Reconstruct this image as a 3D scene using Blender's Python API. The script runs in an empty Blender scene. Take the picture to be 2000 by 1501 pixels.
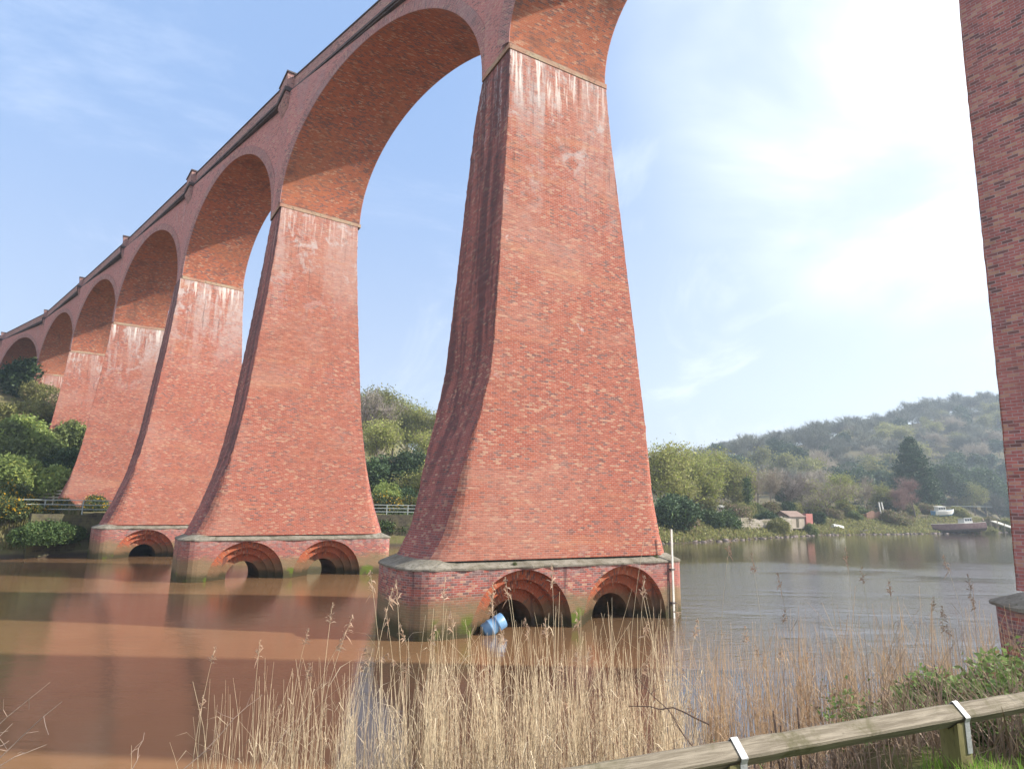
import bpy, math, random
import numpy as np
from mathutils import Vector, Matrix
C = bpy.context.scene
R = math.radians
# ------------------------------------------------------------------ camera
CAMZ = 4.6344
cd = bpy.data.cameras.new('camera'); cam = bpy.data.objects.new('camera', cd); C.collection.objects.link(cam)
cd.sensor_width = 36; cd.sensor_fit = 'HORIZONTAL'; cd.lens = 36 * 1207.39 / 2000
cd.clip_start = 0.05; cd.clip_end = 5000
cam.matrix_world = Matrix.Translation((0, 0, CAMZ)) @ Matrix.Rotation(math.pi / 2 + 0.1945, 4, 'X') @ Matrix.Rotation(0.0162, 4, 'Z')
C.camera = cam
# ------------------------------------------------------------------ sun, sky, exposure
SUN_EL, SUN_AZ = R(34), R(93)          # azimuth clockwise from +Y
sd = bpy.data.lights.new('sun', 'SUN'); sun = bpy.data.objects.new('sun', sd); C.collection.objects.link(sun)
sd.energy = 4.6; sd.angle = R(0.9); sd.color = (1, .93, .83)
sv = Vector((math.cos(SUN_EL) * math.sin(SUN_AZ), math.cos(SUN_EL) * math.cos(SUN_AZ), math.sin(SUN_EL)))
sun.rotation_euler = sv.to_track_quat('Z', 'Y').to_euler(); sun.location = (60, 0, 60)
w = bpy.data.worlds.new('World'); C.world = w; w.use_nodes = True
nt = w.node_tree; N = nt.nodes; K = nt.links
N.clear()
def wn(t, **k):
    n = N.new(t)
    for a, b in k.items(): setattr(n, a, b)
    return n
sky = wn('ShaderNodeTexSky'); sky.sky_type = 'NISHITA'; sky.sun_disc = False
sky.sun_elevation = SUN_EL; sky.sun_rotation = SUN_AZ; sky.air_density = 1.0; sky.dust_density = 1.6; sky.ozone_density = 2.0
tc = wn('ShaderNodeTexCoord')
sep = wn('ShaderNodeSeparateXYZ'); K.new(tc.outputs['Generated'], sep.inputs[0])
def wmath(op, a, b=None, clamp=False):
    m = wn('ShaderNodeMath', operation=op); m.use_clamp = clamp
    for i, s in enumerate((a, b)):
        if s is None: continue
        if isinstance(s, (int, float)): m.inputs[i].default_value = s
        else: K.new(s, m.inputs[i])
    return m.outputs[0]
# project direction on a cloud layer: (x/z', y/z')
zz = wmath('ADD', wmath('MAXIMUM', sep.outputs[2], 0.0), 0.18)
cx = wmath('DIVIDE', sep.outputs[0], zz); cy = wmath('DIVIDE', sep.outputs[1], zz)
comb = wn('ShaderNodeCombineXYZ'); K.new(cx, comb.inputs[0]); K.new(cy, comb.inputs[1])
def wnoise(scale, detail, rough, dist=0.0, stretch=(1, 1, 1), loc=(0, 0, 0), rot=0):
    mp = wn('ShaderNodeMapping'); mp.inputs['Scale'].default_value = stretch; mp.inputs['Location'].default_value = loc
    mp.inputs['Rotation'].default_value = (0, 0, rot)
    K.new(comb.outputs[0], mp.inputs[0])
    n = wn('ShaderNodeTexNoise'); n.inputs['Scale'].default_value = scale; n.inputs['Detail'].default_value = detail
    n.inputs['Roughness'].default_value = rough; n.inputs['Distortion'].default_value = dist
    K.new(mp.outputs[0], n.inputs[0]); return n.outputs['Fac']
def wramp(s, a, b):
    m = wn('ShaderNodeMapRange'); m.interpolation_type = 'SMOOTHSTEP'
    m.inputs[1].default_value = a; m.inputs[2].default_value = b; K.new(s, m.inputs[0]); return m.outputs[0]
def wdot(v):
    d = wn('ShaderNodeVectorMath', operation='DOT_PRODUCT'); K.new(tc.outputs['Generated'], d.inputs[0]); d.inputs[1].default_value = Vector(v).normalized(); return d.outputs['Value']
wisps = wramp(wnoise(1.5, 7, .62, 1.1, (1, .55, 1), (3.1, .4, 0), .5), .50, .80)
bank = wramp(wnoise(1.2, 6, .55, .5, (1, 1, 1), (.4, 1.7, 0), .3), .34, .74)
near_bank = wramp(wdot((.55, .60, .60)), .885, .985)
cloud = wmath('MAXIMUM', wmath('MULTIPLY', wisps, .30), wmath('MULTIPLY', near_bank, wmath('ADD', wmath('MULTIPLY', bank, .9), .1)), True)
mixc = wn('ShaderNodeMix', data_type='RGBA'); K.new(cloud, mixc.inputs[0])
hz = wn('ShaderNodeMix', data_type='RGBA')                                  # pale spring haze lying low in the sky
SKYK = 0.14
hsv = wn('ShaderNodeHueSaturation'); hsv.inputs['Saturation'].default_value = 1.05; hsv.inputs['Value'].default_value = 1.0
K.new(sky.outputs[0], hsv.inputs['Color'])
low = wramp(sep.outputs[2], .60, -.05)
grad = wn('ShaderNodeMix', data_type='RGBA'); K.new(low, grad.inputs[0]); grad.inputs[6].default_value = (1.40, 2.15, 3.65, 1); grad.inputs[7].default_value = (2.65, 2.85, 3.35, 1)
glow = wn('ShaderNodeMix', data_type='RGBA'); K.new(wmath('MULTIPLY', wramp(wdot((.80, .52, .30)), .50, 1.0), .52), glow.inputs[0]); K.new(grad.outputs[2], glow.inputs[6]); glow.inputs[7].default_value = (4.3, 4.4, 4.6, 1)
hz.inputs[0].default_value = .72; K.new(hsv.outputs[0], hz.inputs[6]); K.new(glow.outputs[2], hz.inputs[7])
K.new(hz.outputs[2], mixc.inputs[6]); mixc.inputs[7].default_value = (6.6, 6.7, 6.9, 1)
# bright cloudy fill added in the unseen sky behind the camera, lifting shaded faces
behind = wramp(wdot((-.62, -.72, .28)), .05, .75); fill_puffs = wramp(wnoise(1.7, 6, .6, .4, (1, 1, 1), (7.3, 2.1, 0), .2), .34, .58)
mixb = wn('ShaderNodeMix', data_type='RGBA'); K.new(wmath('MULTIPLY', behind, wmath('ADD', wmath('MULTIPLY', fill_puffs, .7), .3)), mixb.inputs[0]); K.new(mixc.outputs[2], mixb.inputs[6]); mixb.inputs[7].default_value = (4.8, 5.0, 5.4, 1)
bg = wn('ShaderNodeBackground'); bg.inputs[1].default_value = SKYK; K.new(mixb.outputs[2], bg.inputs[0])
wo = wn('ShaderNodeOutputWorld'); K.new(bg.outputs[0], wo.inputs[0])
C.view_settings.view_transform = 'Standard'; C.view_settings.look = 'None'; C.view_settings.exposure = 0.95; C.view_settings.gamma = 1
C.render.engine = 'CYCLES'
cy_ = C.cycles
cy_.max_bounces = 6; cy_.diffuse_bounces = 3; cy_.glossy_bounces = 3; cy_.transparent_max_bounces = 6; cy_.volume_bounces = 0
cy_.use_denoising = True; cy_.sample_clamp_indirect = 6
try:
    cy_.denoiser = 'OPENIMAGEDENOISE'; cy_.denoising_input_passes = 'RGB_ALBEDO_NORMAL'; cy_.denoising_prefilter = 'ACCURATE'
except Exception: pass

# ------------------------------------------------------------------ helpers
rng = np.random.default_rng(7); random.seed(7)
def link(o, parent=None):
    C.collection.objects.link(o)
    if parent is not None: o.parent = parent
    return o
def tag(o, label=None, cat=None, group=None, kind=None):
    if label: o['label'] = label
    if cat: o['category'] = cat
    if group: o['group'] = group
    if kind: o['kind'] = kind
    return o
def empty(name, loc=(0, 0, 0), rz=0.0, label=None, cat=None, group=None, scale=1.0):
    o = bpy.data.objects.new(name, None); o.empty_display_size = .3
    o.location = loc; o.rotation_euler = (0, 0, rz); o.scale = (scale,) * 3 if not hasattr(scale, '__len__') else scale
    link(o); return tag(o, label, cat, group)
class MB:
    """collects polygons (with uv and material index) into one mesh"""
    def __init__(s): s.v = []; s.f = []; s.uv = []; s.m = []
    def poly(s, pts, uv=None, m=0):
        b = len(s.v); s.v += [tuple(p) for p in pts]; s.f.append(tuple(range(b, b + len(pts))))
        s.uv += list(uv) if uv is not None else [(0, 0)] * len(pts); s.m.append(m)
    def grid(s, P, UV, m=0, flip=False):
        """P: rows x cols x 3, shared vertices"""
        P = np.asarray(P, float); UV = np.asarray(UV, float); a, c = P.shape[:2]; b = len(s.v)
        s.v += [tuple(p) for p in P.reshape(-1, 3)]
        for i in range(a - 1):
            for j in range(c - 1):
                q = [(i, j), (i, j + 1), (i + 1, j + 1), (i + 1, j)]
                if flip: q = q[::-1]
                s.f.append(tuple(b + x * c + y for x, y in q)); s.uv += [tuple(UV[x, y]) for x, y in q]
                s.m.append(m(i, j) if callable(m) else m)
    def box(s, lo, hi, m=0, M=None, bev=0.0):
        x0, y0, z0 = lo; x1, y1, z1 = hi
        c = [Vector(p) for p in ((x0, y0, z0), (x1, y0, z0), (x1, y1, z0), (x0, y1, z0), (x0, y0, z1), (x1, y0, z1), (x1, y1, z1), (x0, y1, z1))]
        for q, ax in (((0, 3, 2, 1), (0, 1)), ((4, 5, 6, 7), (0, 1)), ((0, 1, 5, 4), (0, 2)), ((2, 3, 7, 6), (0, 2)), ((1, 2, 6, 5), (1, 2)), ((3, 0, 4, 7), (1, 2))):
            p = [c[i] for i in q]; uv = [(v[ax[0]], v[ax[1]]) for v in p]
            s.poly([M @ v if M is not None else v for v in p], uv, m)
    def tube(s, pts, rad, n=5, m=0, cap=True):
        pts = [np.asarray(p, float) for p in pts]; k = len(pts); b = len(s.v)
        if not hasattr(rad, '__len__'): rad = [rad] * k
        ref = None; L = 0
        for i in range(k):
            t = pts[min(i + 1, k - 1)] - pts[max(i - 1, 0)]; t /= (np.linalg.norm(t) + 1e-9)
            if ref is None: ref = np.cross(t, (0.3, .5, .81) if abs(t[2]) > .8 else (0, 0, 1.))
            ref = ref - t * (ref @ t); ref /= (np.linalg.norm(ref) + 1e-9); bn = np.cross(t, ref)
            for j in range(n):
                a = 2 * math.pi * j / n; s.v.append(tuple(pts[i] + rad[i] * (math.cos(a) * ref + math.sin(a) * bn)))
        for i in range(k - 1):
            l1 = L + float(np.linalg.norm(pts[i + 1] - pts[i]))
            for j in range(n):
                j2 = (j + 1) % n
                s.f.append((b + i * n + j, b + i * n + j2, b + (i + 1) * n + j2, b + (i + 1) * n + j)); s.m.append(m)
                u = 6.28 * rad[i] / n
                s.uv += [(j * u, L), ((j + 1) * u, L), ((j + 1) * u, l1), (j * u, l1)]
            L = l1
        if cap and n > 2:
            s.f.append(tuple(b + j for j in range(n))[::-1]); s.m.append(m); s.uv += [(0, 0)] * n
            s.f.append(tuple(b + (k - 1) * n + j for j in range(n))); s.m.append(m); s.uv += [(0, 0)] * n
    def mesh(s, name, mats, smooth=False):
        me = bpy.data.meshes.new(name); me.from_pydata(s.v, [], s.f)
        uvl = me.uv_layers.new(name='uv'); uvl.data.foreach_set('uv', np.asarray(s.uv, np.float32).reshape(-1))
        me.polygons.foreach_set('material_index', np.asarray(s.m, np.int32))
        if smooth: me.polygons.foreach_set('use_smooth', np.ones(len(s.f), bool))
        for m in (mats if isinstance(mats, (list, tuple)) else [mats]): me.materials.append(m)
        me.update(); return me
    def build(s, name, mats, parent=None, smooth=False):
        return link(bpy.data.objects.new(name, s.mesh(name, mats, smooth)), parent)
def np_mesh(name, V, F, mats, mi=None, smooth=False):
    """fast mesh from arrays: V n x 3, F list of arrays of equal sized faces"""
    me = bpy.data.meshes.new(name)
    V = np.asarray(V, np.float32); me.vertices.add(len(V)); me.vertices.foreach_set('co', V.reshape(-1))
    loops = np.concatenate([f.reshape(-1) for f in F]).astype(np.int32)
    tot = np.concatenate([np.full(len(f), f.shape[1]) for f in F]).astype(np.int32)
    st = np.concatenate([[0], np.cumsum(tot)[:-1]]).astype(np.int32)
    me.loops.add(len(loops)); me.loops.foreach_set('vertex_index', loops)
    me.polygons.add(len(tot)); me.polygons.foreach_set('loop_start', st); me.polygons.foreach_set('loop_total', tot)
    if mi is not None: me.polygons.foreach_set('material_index', np.asarray(mi, np.int32))
    if smooth: me.polygons.foreach_set('use_smooth', np.ones(len(tot), bool))
    for m in (mats if isinstance(mats, (list, tuple)) else [mats]): me.materials.append(m)
    me.update(calc_edges=True); me.validate(); return me

# ------------------------------------------------------------------ materials
class MT:
    def __init__(s, name, rough=.85, spec=.25):
        s.mat = bpy.data.materials.new(name); s.mat.use_nodes = True; s.t = s.mat.node_tree; s.n = s.t.nodes; s.l = s.t.links
        s.b = s.n['Principled BSDF']; s.b.inputs['Roughness'].default_value = rough; s.b.inputs['Specular IOR Level'].default_value = spec
    def new(s, t, **k):
        n = s.n.new(t)
        for a, b in k.items(): setattr(n, a, b)
        return n
    def put(s, v, sock):
        if hasattr(v, 'links') or isinstance(v, bpy.types.NodeSocket): s.l.new(v, sock)
        elif isinstance(v, (tuple, list)) and len(v) == 3 and sock.type == 'RGBA': sock.default_value = (*v, 1)
        else: sock.default_value = v
    def math(s, op, a, b=0.0, clamp=False):
        m = s.new('ShaderNodeMath', operation=op); m.use_clamp = clamp; s.put(a, m.inputs[0]); s.put(b, m.inputs[1]); return m.outputs[0]
    def ramp(s, v, a, b, lo=0.0, hi=1.0):
        m = s.new('ShaderNodeMapRange'); m.interpolation_type = 'SMOOTHSTEP'; s.put(v, m.inputs[0])
        for i, x in enumerate((a, b, lo, hi)): s.put(x, m.inputs[i + 1])
        return m.outputs[0]
    def mix(s, f, a, b, mode='MIX'):
        m = s.new('ShaderNodeMix', data_type='RGBA', blend_type=mode); s.put(f, m.inputs[0]); s.put(a, m.inputs[6]); s.put(b, m.inputs[7]); return m.outputs[2]
    def coord(s, which='Object', scale=(1, 1, 1), seed=False, loc=(0, 0, 0)):
        tc = s.new('ShaderNodeTexCoord'); mp = s.new('ShaderNodeMapping'); mp.inputs['Scale'].default_value = scale; mp.inputs['Location'].default_value = loc
        src = tc.outputs[which]
        if seed:
            oi = s.new('ShaderNodeObjectInfo'); va = s.new('ShaderNodeVectorMath', operation='MULTIPLY_ADD')
            cb = s.new('ShaderNodeCombineXYZ')
            for i, k in enumerate((37., 53., 0.)): s.l.new(s.math('MULTIPLY', oi.outputs['Random'], k), cb.inputs[i])
            va.operation = 'ADD'; s.l.new(src, va.inputs[0]); s.l.new(cb.outputs[0], va.inputs[1]); src = va.outputs[0]
        s.l.new(src, mp.inputs[0]); return mp.outputs[0]
    def noise(s, vec, scale, detail=4, rough=.55, dist=0.0, out='Fac'):
        n = s.new('ShaderNodeTexNoise'); s.l.new(vec, n.inputs['Vector'])
        n.inputs['Scale'].default_value = scale; n.inputs['Detail'].default_value = detail; n.inputs['Roughness'].default_value = rough; n.inputs['Distortion'].default_value = dist
        return n.outputs[out]
    def xyz(s, which='Object'):
        tc = s.new('ShaderNodeTexCoord'); sp = s.new('ShaderNodeSeparateXYZ'); s.l.new(tc.outputs[which], sp.inputs[0]); return sp.outputs
    def bump(s, h, strength, dist=.02):
        b = s.new('ShaderNodeBump'); b.inputs['Strength'].default_value = strength; b.inputs['Distance'].default_value = dist
        s.l.new(h, b.inputs['Height']); s.l.new(b.outputs[0], s.b.inputs['Normal'])
    def done(s, col, rough=None):
        s.put(col, s.b.inputs['Base Color'])
        if rough is not None: s.put(rough, s.b.inputs['Roughness'])
        return s.mat

def brick(name, c1, c2, mortar=(.40, .30, .26), stain=None, zspring=25.3, sootk=.78, dark=.09, pale=.07, turn=False):
    m = MT(name, .9, .15)
    uv = m.coord('UV', (1, 1, 1))
    if turn:
        mp = m.new('ShaderNodeMapping'); mp.inputs['Rotation'].default_value = (0, 0, math.pi / 2); m.l.new(uv, mp.inputs[0]); uv = mp.outputs[0]
    def bt(a, b, mo):
        n = m.new('ShaderNodeTexBrick'); n.offset = .5; m.l.new(uv, n.inputs[0]); n.inputs['Scale'].default_value = 1
        for i, c in enumerate((a, b, mo)): n.inputs[1 + i].default_value = (*c, 1)
        n.inputs['Mortar Size'].default_value = .009; n.inputs['Mortar Smooth'].default_value = .2
        n.inputs['Brick Width'].default_value = .235; n.inputs['Row Height'].default_value = .082; n.inputs['Bias'].default_value = 0
        return n
    b1 = bt(c1, c2, mortar); b2 = bt((0, 0, 0), (1, 1, 1), (.5, .5, .5))
    oc = m.coord('Object', (1, 1, 1), True)
    big = m.noise(oc, .22, 5, .6, .4); mid = m.noise(oc, 1.1, 5, .65, .3); fine = m.noise(oc, 7., 4, .7)
    col = b1.outputs[0]
    sel = m.math('ADD', b2.outputs[0], m.math('MULTIPLY', m.math('SUBTRACT', mid, .5), .75))
    col = m.mix(m.ramp(sel, 1 - dark - .1, 1.06 - dark), col, (.15, .092, .088))          # overburnt blue-black bricks
    col = m.mix(m.math('MULTIPLY', m.ramp(sel, .10 + pale, pale - .06), .8), col, (.50, .33, .22))  # pale buff bricks
    col = m.mix(m.ramp(big, .42, .72, 0, .55), col, (c1[0] * .80, c1[1] * 1.15, c1[2] * 1.25), 'MIX')
    col = m.mix(m.ramp(mid, .55, .80, 0, .45), col, (c1[0] * 1.20, c1[1] * 1.25, c1[2] * 1.0))
    col = m.mix(m.ramp(fine, .3, .75, .0, .35), col, (c2[0] * .6, c2[1] * .6, c2[2] * .6))
    o = m.xyz('Object')
    if stain:
        z = o[2]
        st = m.coord('Object', (1.0, 1.0, .085), True); streak = m.noise(st, 1.25, 6, .66, .25)
        st2 = m.coord('Object', (2.6, 2.6, .16), True, (5, 2, 0)); streak2 = m.noise(st2, 1.3, 5, .7, .2)
        blot = m.noise(oc, .55, 6, .7, .6)
        rough_ = m.noise(oc, 3.2, 6, .75)
        topm = m.ramp(z, zspring - 10.5, zspring - 2.0); cap = m.ramp(z, zspring + .3, zspring - .25)
        if stain == 'face':
            # broad zones of different brick batches: paler buff-pink lifts and deep red ones
            zone = m.noise(m.coord('Object', (.16, .16, .30), True), 1.0, 4, .6, .5); zg = m.ramp(zone, .47, .64)
            col = m.mix(m.math('MULTIPLY', zg, .38), col, m.mix(mid, (.47, .27, .20), (.42, .225, .18)))
            gry = m.ramp(m.noise(oc, .42, 6, .75, .7),   .56, .72, 0, .4); col = m.mix(gry, col, (.36, .25, .225))
            gn = m.noise(m.coord('Object', (1.5, 1.5, 9), True), 1.5, 4, .8); col = m.mix(m.ramp(gn, .50, .68, 0, .8), col, (.20, .095, .08)); col = m.mix(m.ramp(gn, .45, .32, 0, .55), col, (.56, .31, .22))
            vary = m.ramp(m.noise(oc, .13, 2, .5), .40, .56, .42, 1)
            # lime bloom washed out below the springing, thickest near the impost and on the far half of the face
            wht = m.math('MULTIPLY', m.math('MULTIPLY', topm, cap), m.ramp(m.math('ADD', m.math('ADD', streak, m.math('ADD', m.math('MULTIPLY', m.ramp(o[0], .6, 1.8), .09), m.math('MULTIPLY', m.math('SUBTRACT', rough_, .5), .18))), m.math('MULTIPLY', topm, .05)), .49, .64))
            wht = m.math('MULTIPLY', m.math('MULTIPLY', wht, vary), m.ramp(rough_, .30, .60, .25, 1))
            wht = m.math('MAXIMUM', wht, m.math('MULTIPLY', m.math('MULTIPLY', topm, cap), m.ramp(m.math('ADD', blot, m.math('MULTIPLY', rough_, .3)), .66, .78)))
            col = m.mix(m.math('MULTIPLY', wht, .74), col, (.47, .42, .40))
            runs = m.math('MULTIPLY', m.math('MULTIPLY', m.ramp(z, zspring - 3.3, zspring - 1.0), cap), m.ramp(streak2, .51, .60))
            col = m.mix(m.math('MULTIPLY', m.math('MULTIPLY', runs, vary), .85), col, (.72, .68, .63))
            pat = m.math('MULTIPLY', m.ramp(blot, .63, .72), m.ramp(rough_, .46, .62))
            col = m.mix(m.math('MULTIPLY', pat, m.ramp(z, 5, 17, .25, .9)), col, (.66, .60, .57))
            drk = m.math('MULTIPLY', m.ramp(streak2, .42, .30), topm); col = m.mix(m.math('MULTIPLY', drk, .75), col, (.09, .06, .06))
            bands = m.noise(m.coord('Object', (.10, .10, 1.0), True), 1.0, 5, .7, .2)
            col = m.mix(m.ramp(bands, .54, .72, 0, .35), col, (.50, .25, .14)); pit = m.noise(m.coord('Object', (1, 1, 2.2), True), 2.6, 6, .8); col = m.mix(m.ramp(pit, .66, .74, 0, .7), col, (.14, .07, .06))
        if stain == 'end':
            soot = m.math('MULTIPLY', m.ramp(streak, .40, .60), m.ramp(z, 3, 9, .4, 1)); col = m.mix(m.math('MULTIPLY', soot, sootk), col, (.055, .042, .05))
            lime = m.math('MULTIPLY', m.math('MULTIPLY', m.ramp(streak2, .55, .64), m.ramp(z, zspring - 8, zspring - 1.5)), m.ramp(rough_, .4, .6))
            col = m.mix(m.math('MULTIPLY', lime, .8), col, (.42, .40, .42))
        if stain == 'ring':
            wob = m.math('ADD', z, m.math('MULTIPLY', m.math('SUBTRACT', blot, .5), 1.0))
            col = m.mix(m.ramp(wob, 1.25, .75, 0, .8), col, (.17, .13, .075)); col = m.mix(m.ramp(wob, .6, .2, 0, .9), col, (.05, .047, .025))
            col = m.mix(m.ramp(streak, .56, .70, 0, .7), col, (.07, .05, .05))
        if stain == 'plinth':
            wob = m.math('ADD', z, m.math('MULTIPLY', m.math('SUBTRACT', blot, .5), 1.1))
            col = m.mix(m.ramp(wob, 1.55, 1.05, 0, .82), col, (.20, .155, .085))
            col = m.mix(m.ramp(wob, .75, .25, 0, .9), col, (.055, .052, .025))
            gr = m.math('MULTIPLY', m.ramp(wob, .95, .5), m.ramp(m.noise(oc, .9, 4, .6), .56, .66)); col = m.mix(m.math('MULTIPLY', gr, .8), col, (.10, .15, .02))
            tp = m.math('MULTIPLY', m.ramp(z, 1.7, 2.25), m.ramp(rough_, .44, .60)); col = m.mix(m.math('MULTIPLY', tp, .6), col, (.33, .27, .26))
            dk = m.ramp(streak, .58, .70, 0, .75); col = m.mix(dk, col, (.07, .05, .055))
        if stain == 'soffit':
            so = m.ramp(m.noise(m.coord('Object', (1, 1, 1), True), .35, 6, .7, .8), .50, .70, 0, .6); col = m.mix(so, col, (.10, .06, .05))
            lm = m.math('MULTIPLY', m.ramp(blot, .62, .70), m.ramp(rough_, .45, .62)); col = m.mix(m.math('MULTIPLY', lm, .5), col, (.45, .38, .36))
            fl = m.noise(m.coord('UV', (.6, 5, 1)), 2.2, 4, .75); col = m.mix(m.ramp(fl, .55, .75, 0, .55), col, (.56, .24, .13)); col = m.mix(m.ramp(fl, .42, .28, 0, .6), col, (.13, .06, .05))
        if stain == 'spandrel':
            so = m.ramp(m.noise(oc, .30, 6, .65, .8), .52, .74, 0, .45); col = m.mix(so, col, (.30, .24, .25))
            col = m.mix(m.ramp(streak2, .62, .70, 0, .5), col, (.46, .42, .44))
    m.bump(m.math('ADD', m.math('MULTIPLY', b1.outputs['Fac'], -1.0), m.math('MULTIPLY', fine, .6)), .55, .02)
    return m.done(col)

BR1, BR2 = (.44, .128, .078), (.32, .084, .058)
m_face = brick('pier_brick_face', BR1, BR2, (.44, .30, .25), 'face')
m_end_shaded = brick('pier_brick_end_shaded', (.37, .11, .09), (.28, .08, .07), (.32, .24, .225), 'end', sootk=.68)  # shade of the end faces put into darker brick and stronger soot
m_endpale = brick('near_pier_brick', (.49, .17, .14), (.34, .125, .12), (.42, .34, .34), 'end', sootk=.22, dark=.14, pale=.14)
m_plinth = brick('plinth_brick', (.42, .125, .095), (.28, .08, .07), (.38, .30, .27), 'plinth', dark=.24, pale=.10)
m_ringbrick = brick('culvert_ring_brick', (.52, .13, .06), (.38, .085, .045), (.34, .20, .14), 'ring')
m_soffit = brick('soffit_brick', (.47, .140, .066), (.33, .088, .046), (.32, .20, .16), 'soffit', dark=.2)
m_spandrel = brick('spandrel_brick', (.52, .20, .175), (.41, .15, .135), (.50, .39, .38), 'spandrel')
m_voussoir = brick('voussoir_brick', (.42, .175, .155), (.28, .12, .115), (.44, .36, .35), 'spandrel', dark=.16)
m_parapet = brick('parapet_brick', (.42, .20, .175), (.31, .14, .13), (.42, .35, .33), 'spandrel', dark=.2)

def rough_mat(name, c1, c2, scale=2.0, rough=.9, c3=None, spec=.2, bump=.3, stretch=(1, 1, 1), seed=True, metallic=0.0):
    m = MT(name, rough, spec); oc = m.coord('Object', stretch, seed); n = m.noise(oc, scale, 6, .65, .3); f = m.noise(oc, scale * 7, 4, .7)
    col = m.mix(m.ramp(n, .32, .68), c1, c2)
    if c3: col = m.mix(m.ramp(f, .52, .68, 0, .8), col, c3)
    m.b.inputs['Metallic'].default_value = metallic
    if bump: m.bump(f, bump, .02)
    return m.done(col)
m_coping = rough_mat('weathered_coping_stone', (.14, .125, .095), (.26, .24, .20), 1.6, .9, (.085, .085, .045), bump=.7)
m_impost = rough_mat('pale_impost_stone', (.36, .29, .20), (.36, .17, .12), .9, .9, (.15, .12, .08))
m_darkstone = rough_mat('sooty_string_stone', (.075, .062, .065), (.13, .105, .10), 1.5, .9, (.05, .045, .045))
m_timber = rough_mat('grey_weathered_timber', (.33, .29, .22), (.22, .19, .135), 3.0, .85, (.15, .125, .08), stretch=(.35, 3, 3))
m_darkwood = rough_mat('dark_wet_timber', (.05, .045, .030), (.10, .085, .05), 4.0, .8)
m_darkpost = rough_mat('mossy_post_timber', (.14, .125, .05), (.22, .19, .09), 2.5, .85, (.08, .07, .04), stretch=(3, 3, .5))
m_strap = rough_mat('galvanised_steel', (.42, .43, .43), (.30, .31, .32), 14, .55, (.25, .22, .19), .5, .2, metallic=.4)
m_white = rough_mat('white_paint', (.72, .71, .66), (.58, .57, .52), 3, .6, (.35, .33, .28))
m_blue = rough_mat('blue_boat_paint', (.10, .24, .42), (.16, .33, .50), 2, .5)
m_tarhull = rough_mat('faded_tarred_hull', (.035, .030, .028), (.075, .06, .05), 1.2, .8, (.11, .085, .07))
m_hullband = rough_mat('faded_maroon_paint', (.13, .075, .075), (.19, .13, .12), 2, .8)
m_barrel = rough_mat('blue_plastic', (.12, .26, .46), (.17, .33, .52), 4, .4, None, .5, .05)
m_rail = rough_mat('galvanised_railing', (.40, .44, .42), (.30, .34, .33), 3, .5)
m_whitefence = rough_mat('bleached_fence_timber', (.62, .59, .50), (.48, .45, .37), 3, .8)
m_glass = MT('dark_glass', .12, .5).done((.03, .04, .05))
m_redwall = rough_mat('red_washed_wall', (.38, .15, .13), (.30, .12, .10), 2, .9)
m_cream = rough_mat('cream_rendered_wall', (.36, .31, .25), (.28, .24, .19), 1.5, .9, (.30, .25, .20))
m_rustroof = rough_mat('rusty_roof_sheet', (.19, .13, .105), (.25, .18, .145), 1.5, .8)
m_brickruin = rough_mat('tan_brick_ruin', (.38, .22, .15), (.29, .16, .11), 2.5, .9)

def stone_wall_mat(name, c1, c2, sz=.45):
    m = MT(name, .92, .15); uv = m.coord('UV', (1, 1, 1)); n = m.new('ShaderNodeTexBrick'); m.l.new(uv, n.inputs[0]); n.inputs['Scale'].default_value = 1
    n.inputs[1].default_value = (*c1, 1); n.inputs[2].default_value = (*c2, 1); n.inputs[3].default_value = (.10, .09, .07, 1)
    n.inputs['Mortar Size'].default_value = .02; n.inputs['Brick Width'].default_value = sz; n.inputs['Row Height'].default_value = sz * .5
    oc = m.coord(); col = m.mix(m.ramp(m.noise(oc, .7, 6, .7), .45, .68, 0, .8), n.outputs[0], (.16, .15, .07))
    m.bump(n.outputs['Fac'], -.6, .04); return m.done(col)
m_riverwall = stone_wall_mat('lichened_river_wall', (.085, .075, .05), (.05, .045, .033), .42)
m_farwall = stone_wall_mat('pale_bank_wall', (.42, .37, .31), (.33, .29, .24), .8)

def leaf_mat(name, c1, c2, c3=None, trans=.35):
    m = MT(name, .6, .2)
    g = m.new('ShaderNodeNewGeometry'); oi = m.new('ShaderNodeObjectInfo')
    r = g.outputs['Random Per Island']
    col = m.mix(r, c1, c2)
    if c3: col = m.mix(m.ramp(r, .80, .86), col, c3)
    hv = m.new('ShaderNodeHueSaturation'); m.l.new(col, hv.inputs['Color']); m.put(m.math('ADD', .80, m.math('MULTIPLY', oi.outputs['Random'], .4)), hv.inputs['Value'])
    col = hv.outputs[0]
    if trans:
        tr = m.new('ShaderNodeBsdfTranslucent'); m.l.new(col, tr.inputs[0]); mx = m.new('ShaderNodeMixShader'); mx.inputs[0].default_value = trans
        out = m.n['Material Output']; m.l.new(m.b.outputs[0], mx.inputs[1]); m.l.new(tr.outputs[0], mx.inputs[2]); m.l.new(mx.outputs[0], out.inputs[0])
    return m.done(col)
m_bark = rough_mat('grey_brown_bark', (.16, .125, .095), (.10, .08, .06), 3, .95)
m_palebark = rough_mat('pale_bark', (.30, .26, .21), (.20, .17, .135), 3, .95)
m_twig = leaf_mat('bare_twigs', (.21, .175, .15), (.32, .27, .235), None, 0)
m_twigpale = leaf_mat('pale_bare_twigs', (0.300, 0.250, 0.188), (0.425, 0.362, 0.275), None, 0)
m_twigfar = leaf_mat('distant_twigs', (.135, .145, .105), (.215, .215, .16), None, 0)
m_twigred = leaf_mat('reddish_twigs', (.22, .13, .11), (.30, .19, .16), None, 0)
m_bud = leaf_mat('olive_spring_leaf', (0.189, 0.203, 0.065), (0.319, 0.304, 0.109))
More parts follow.
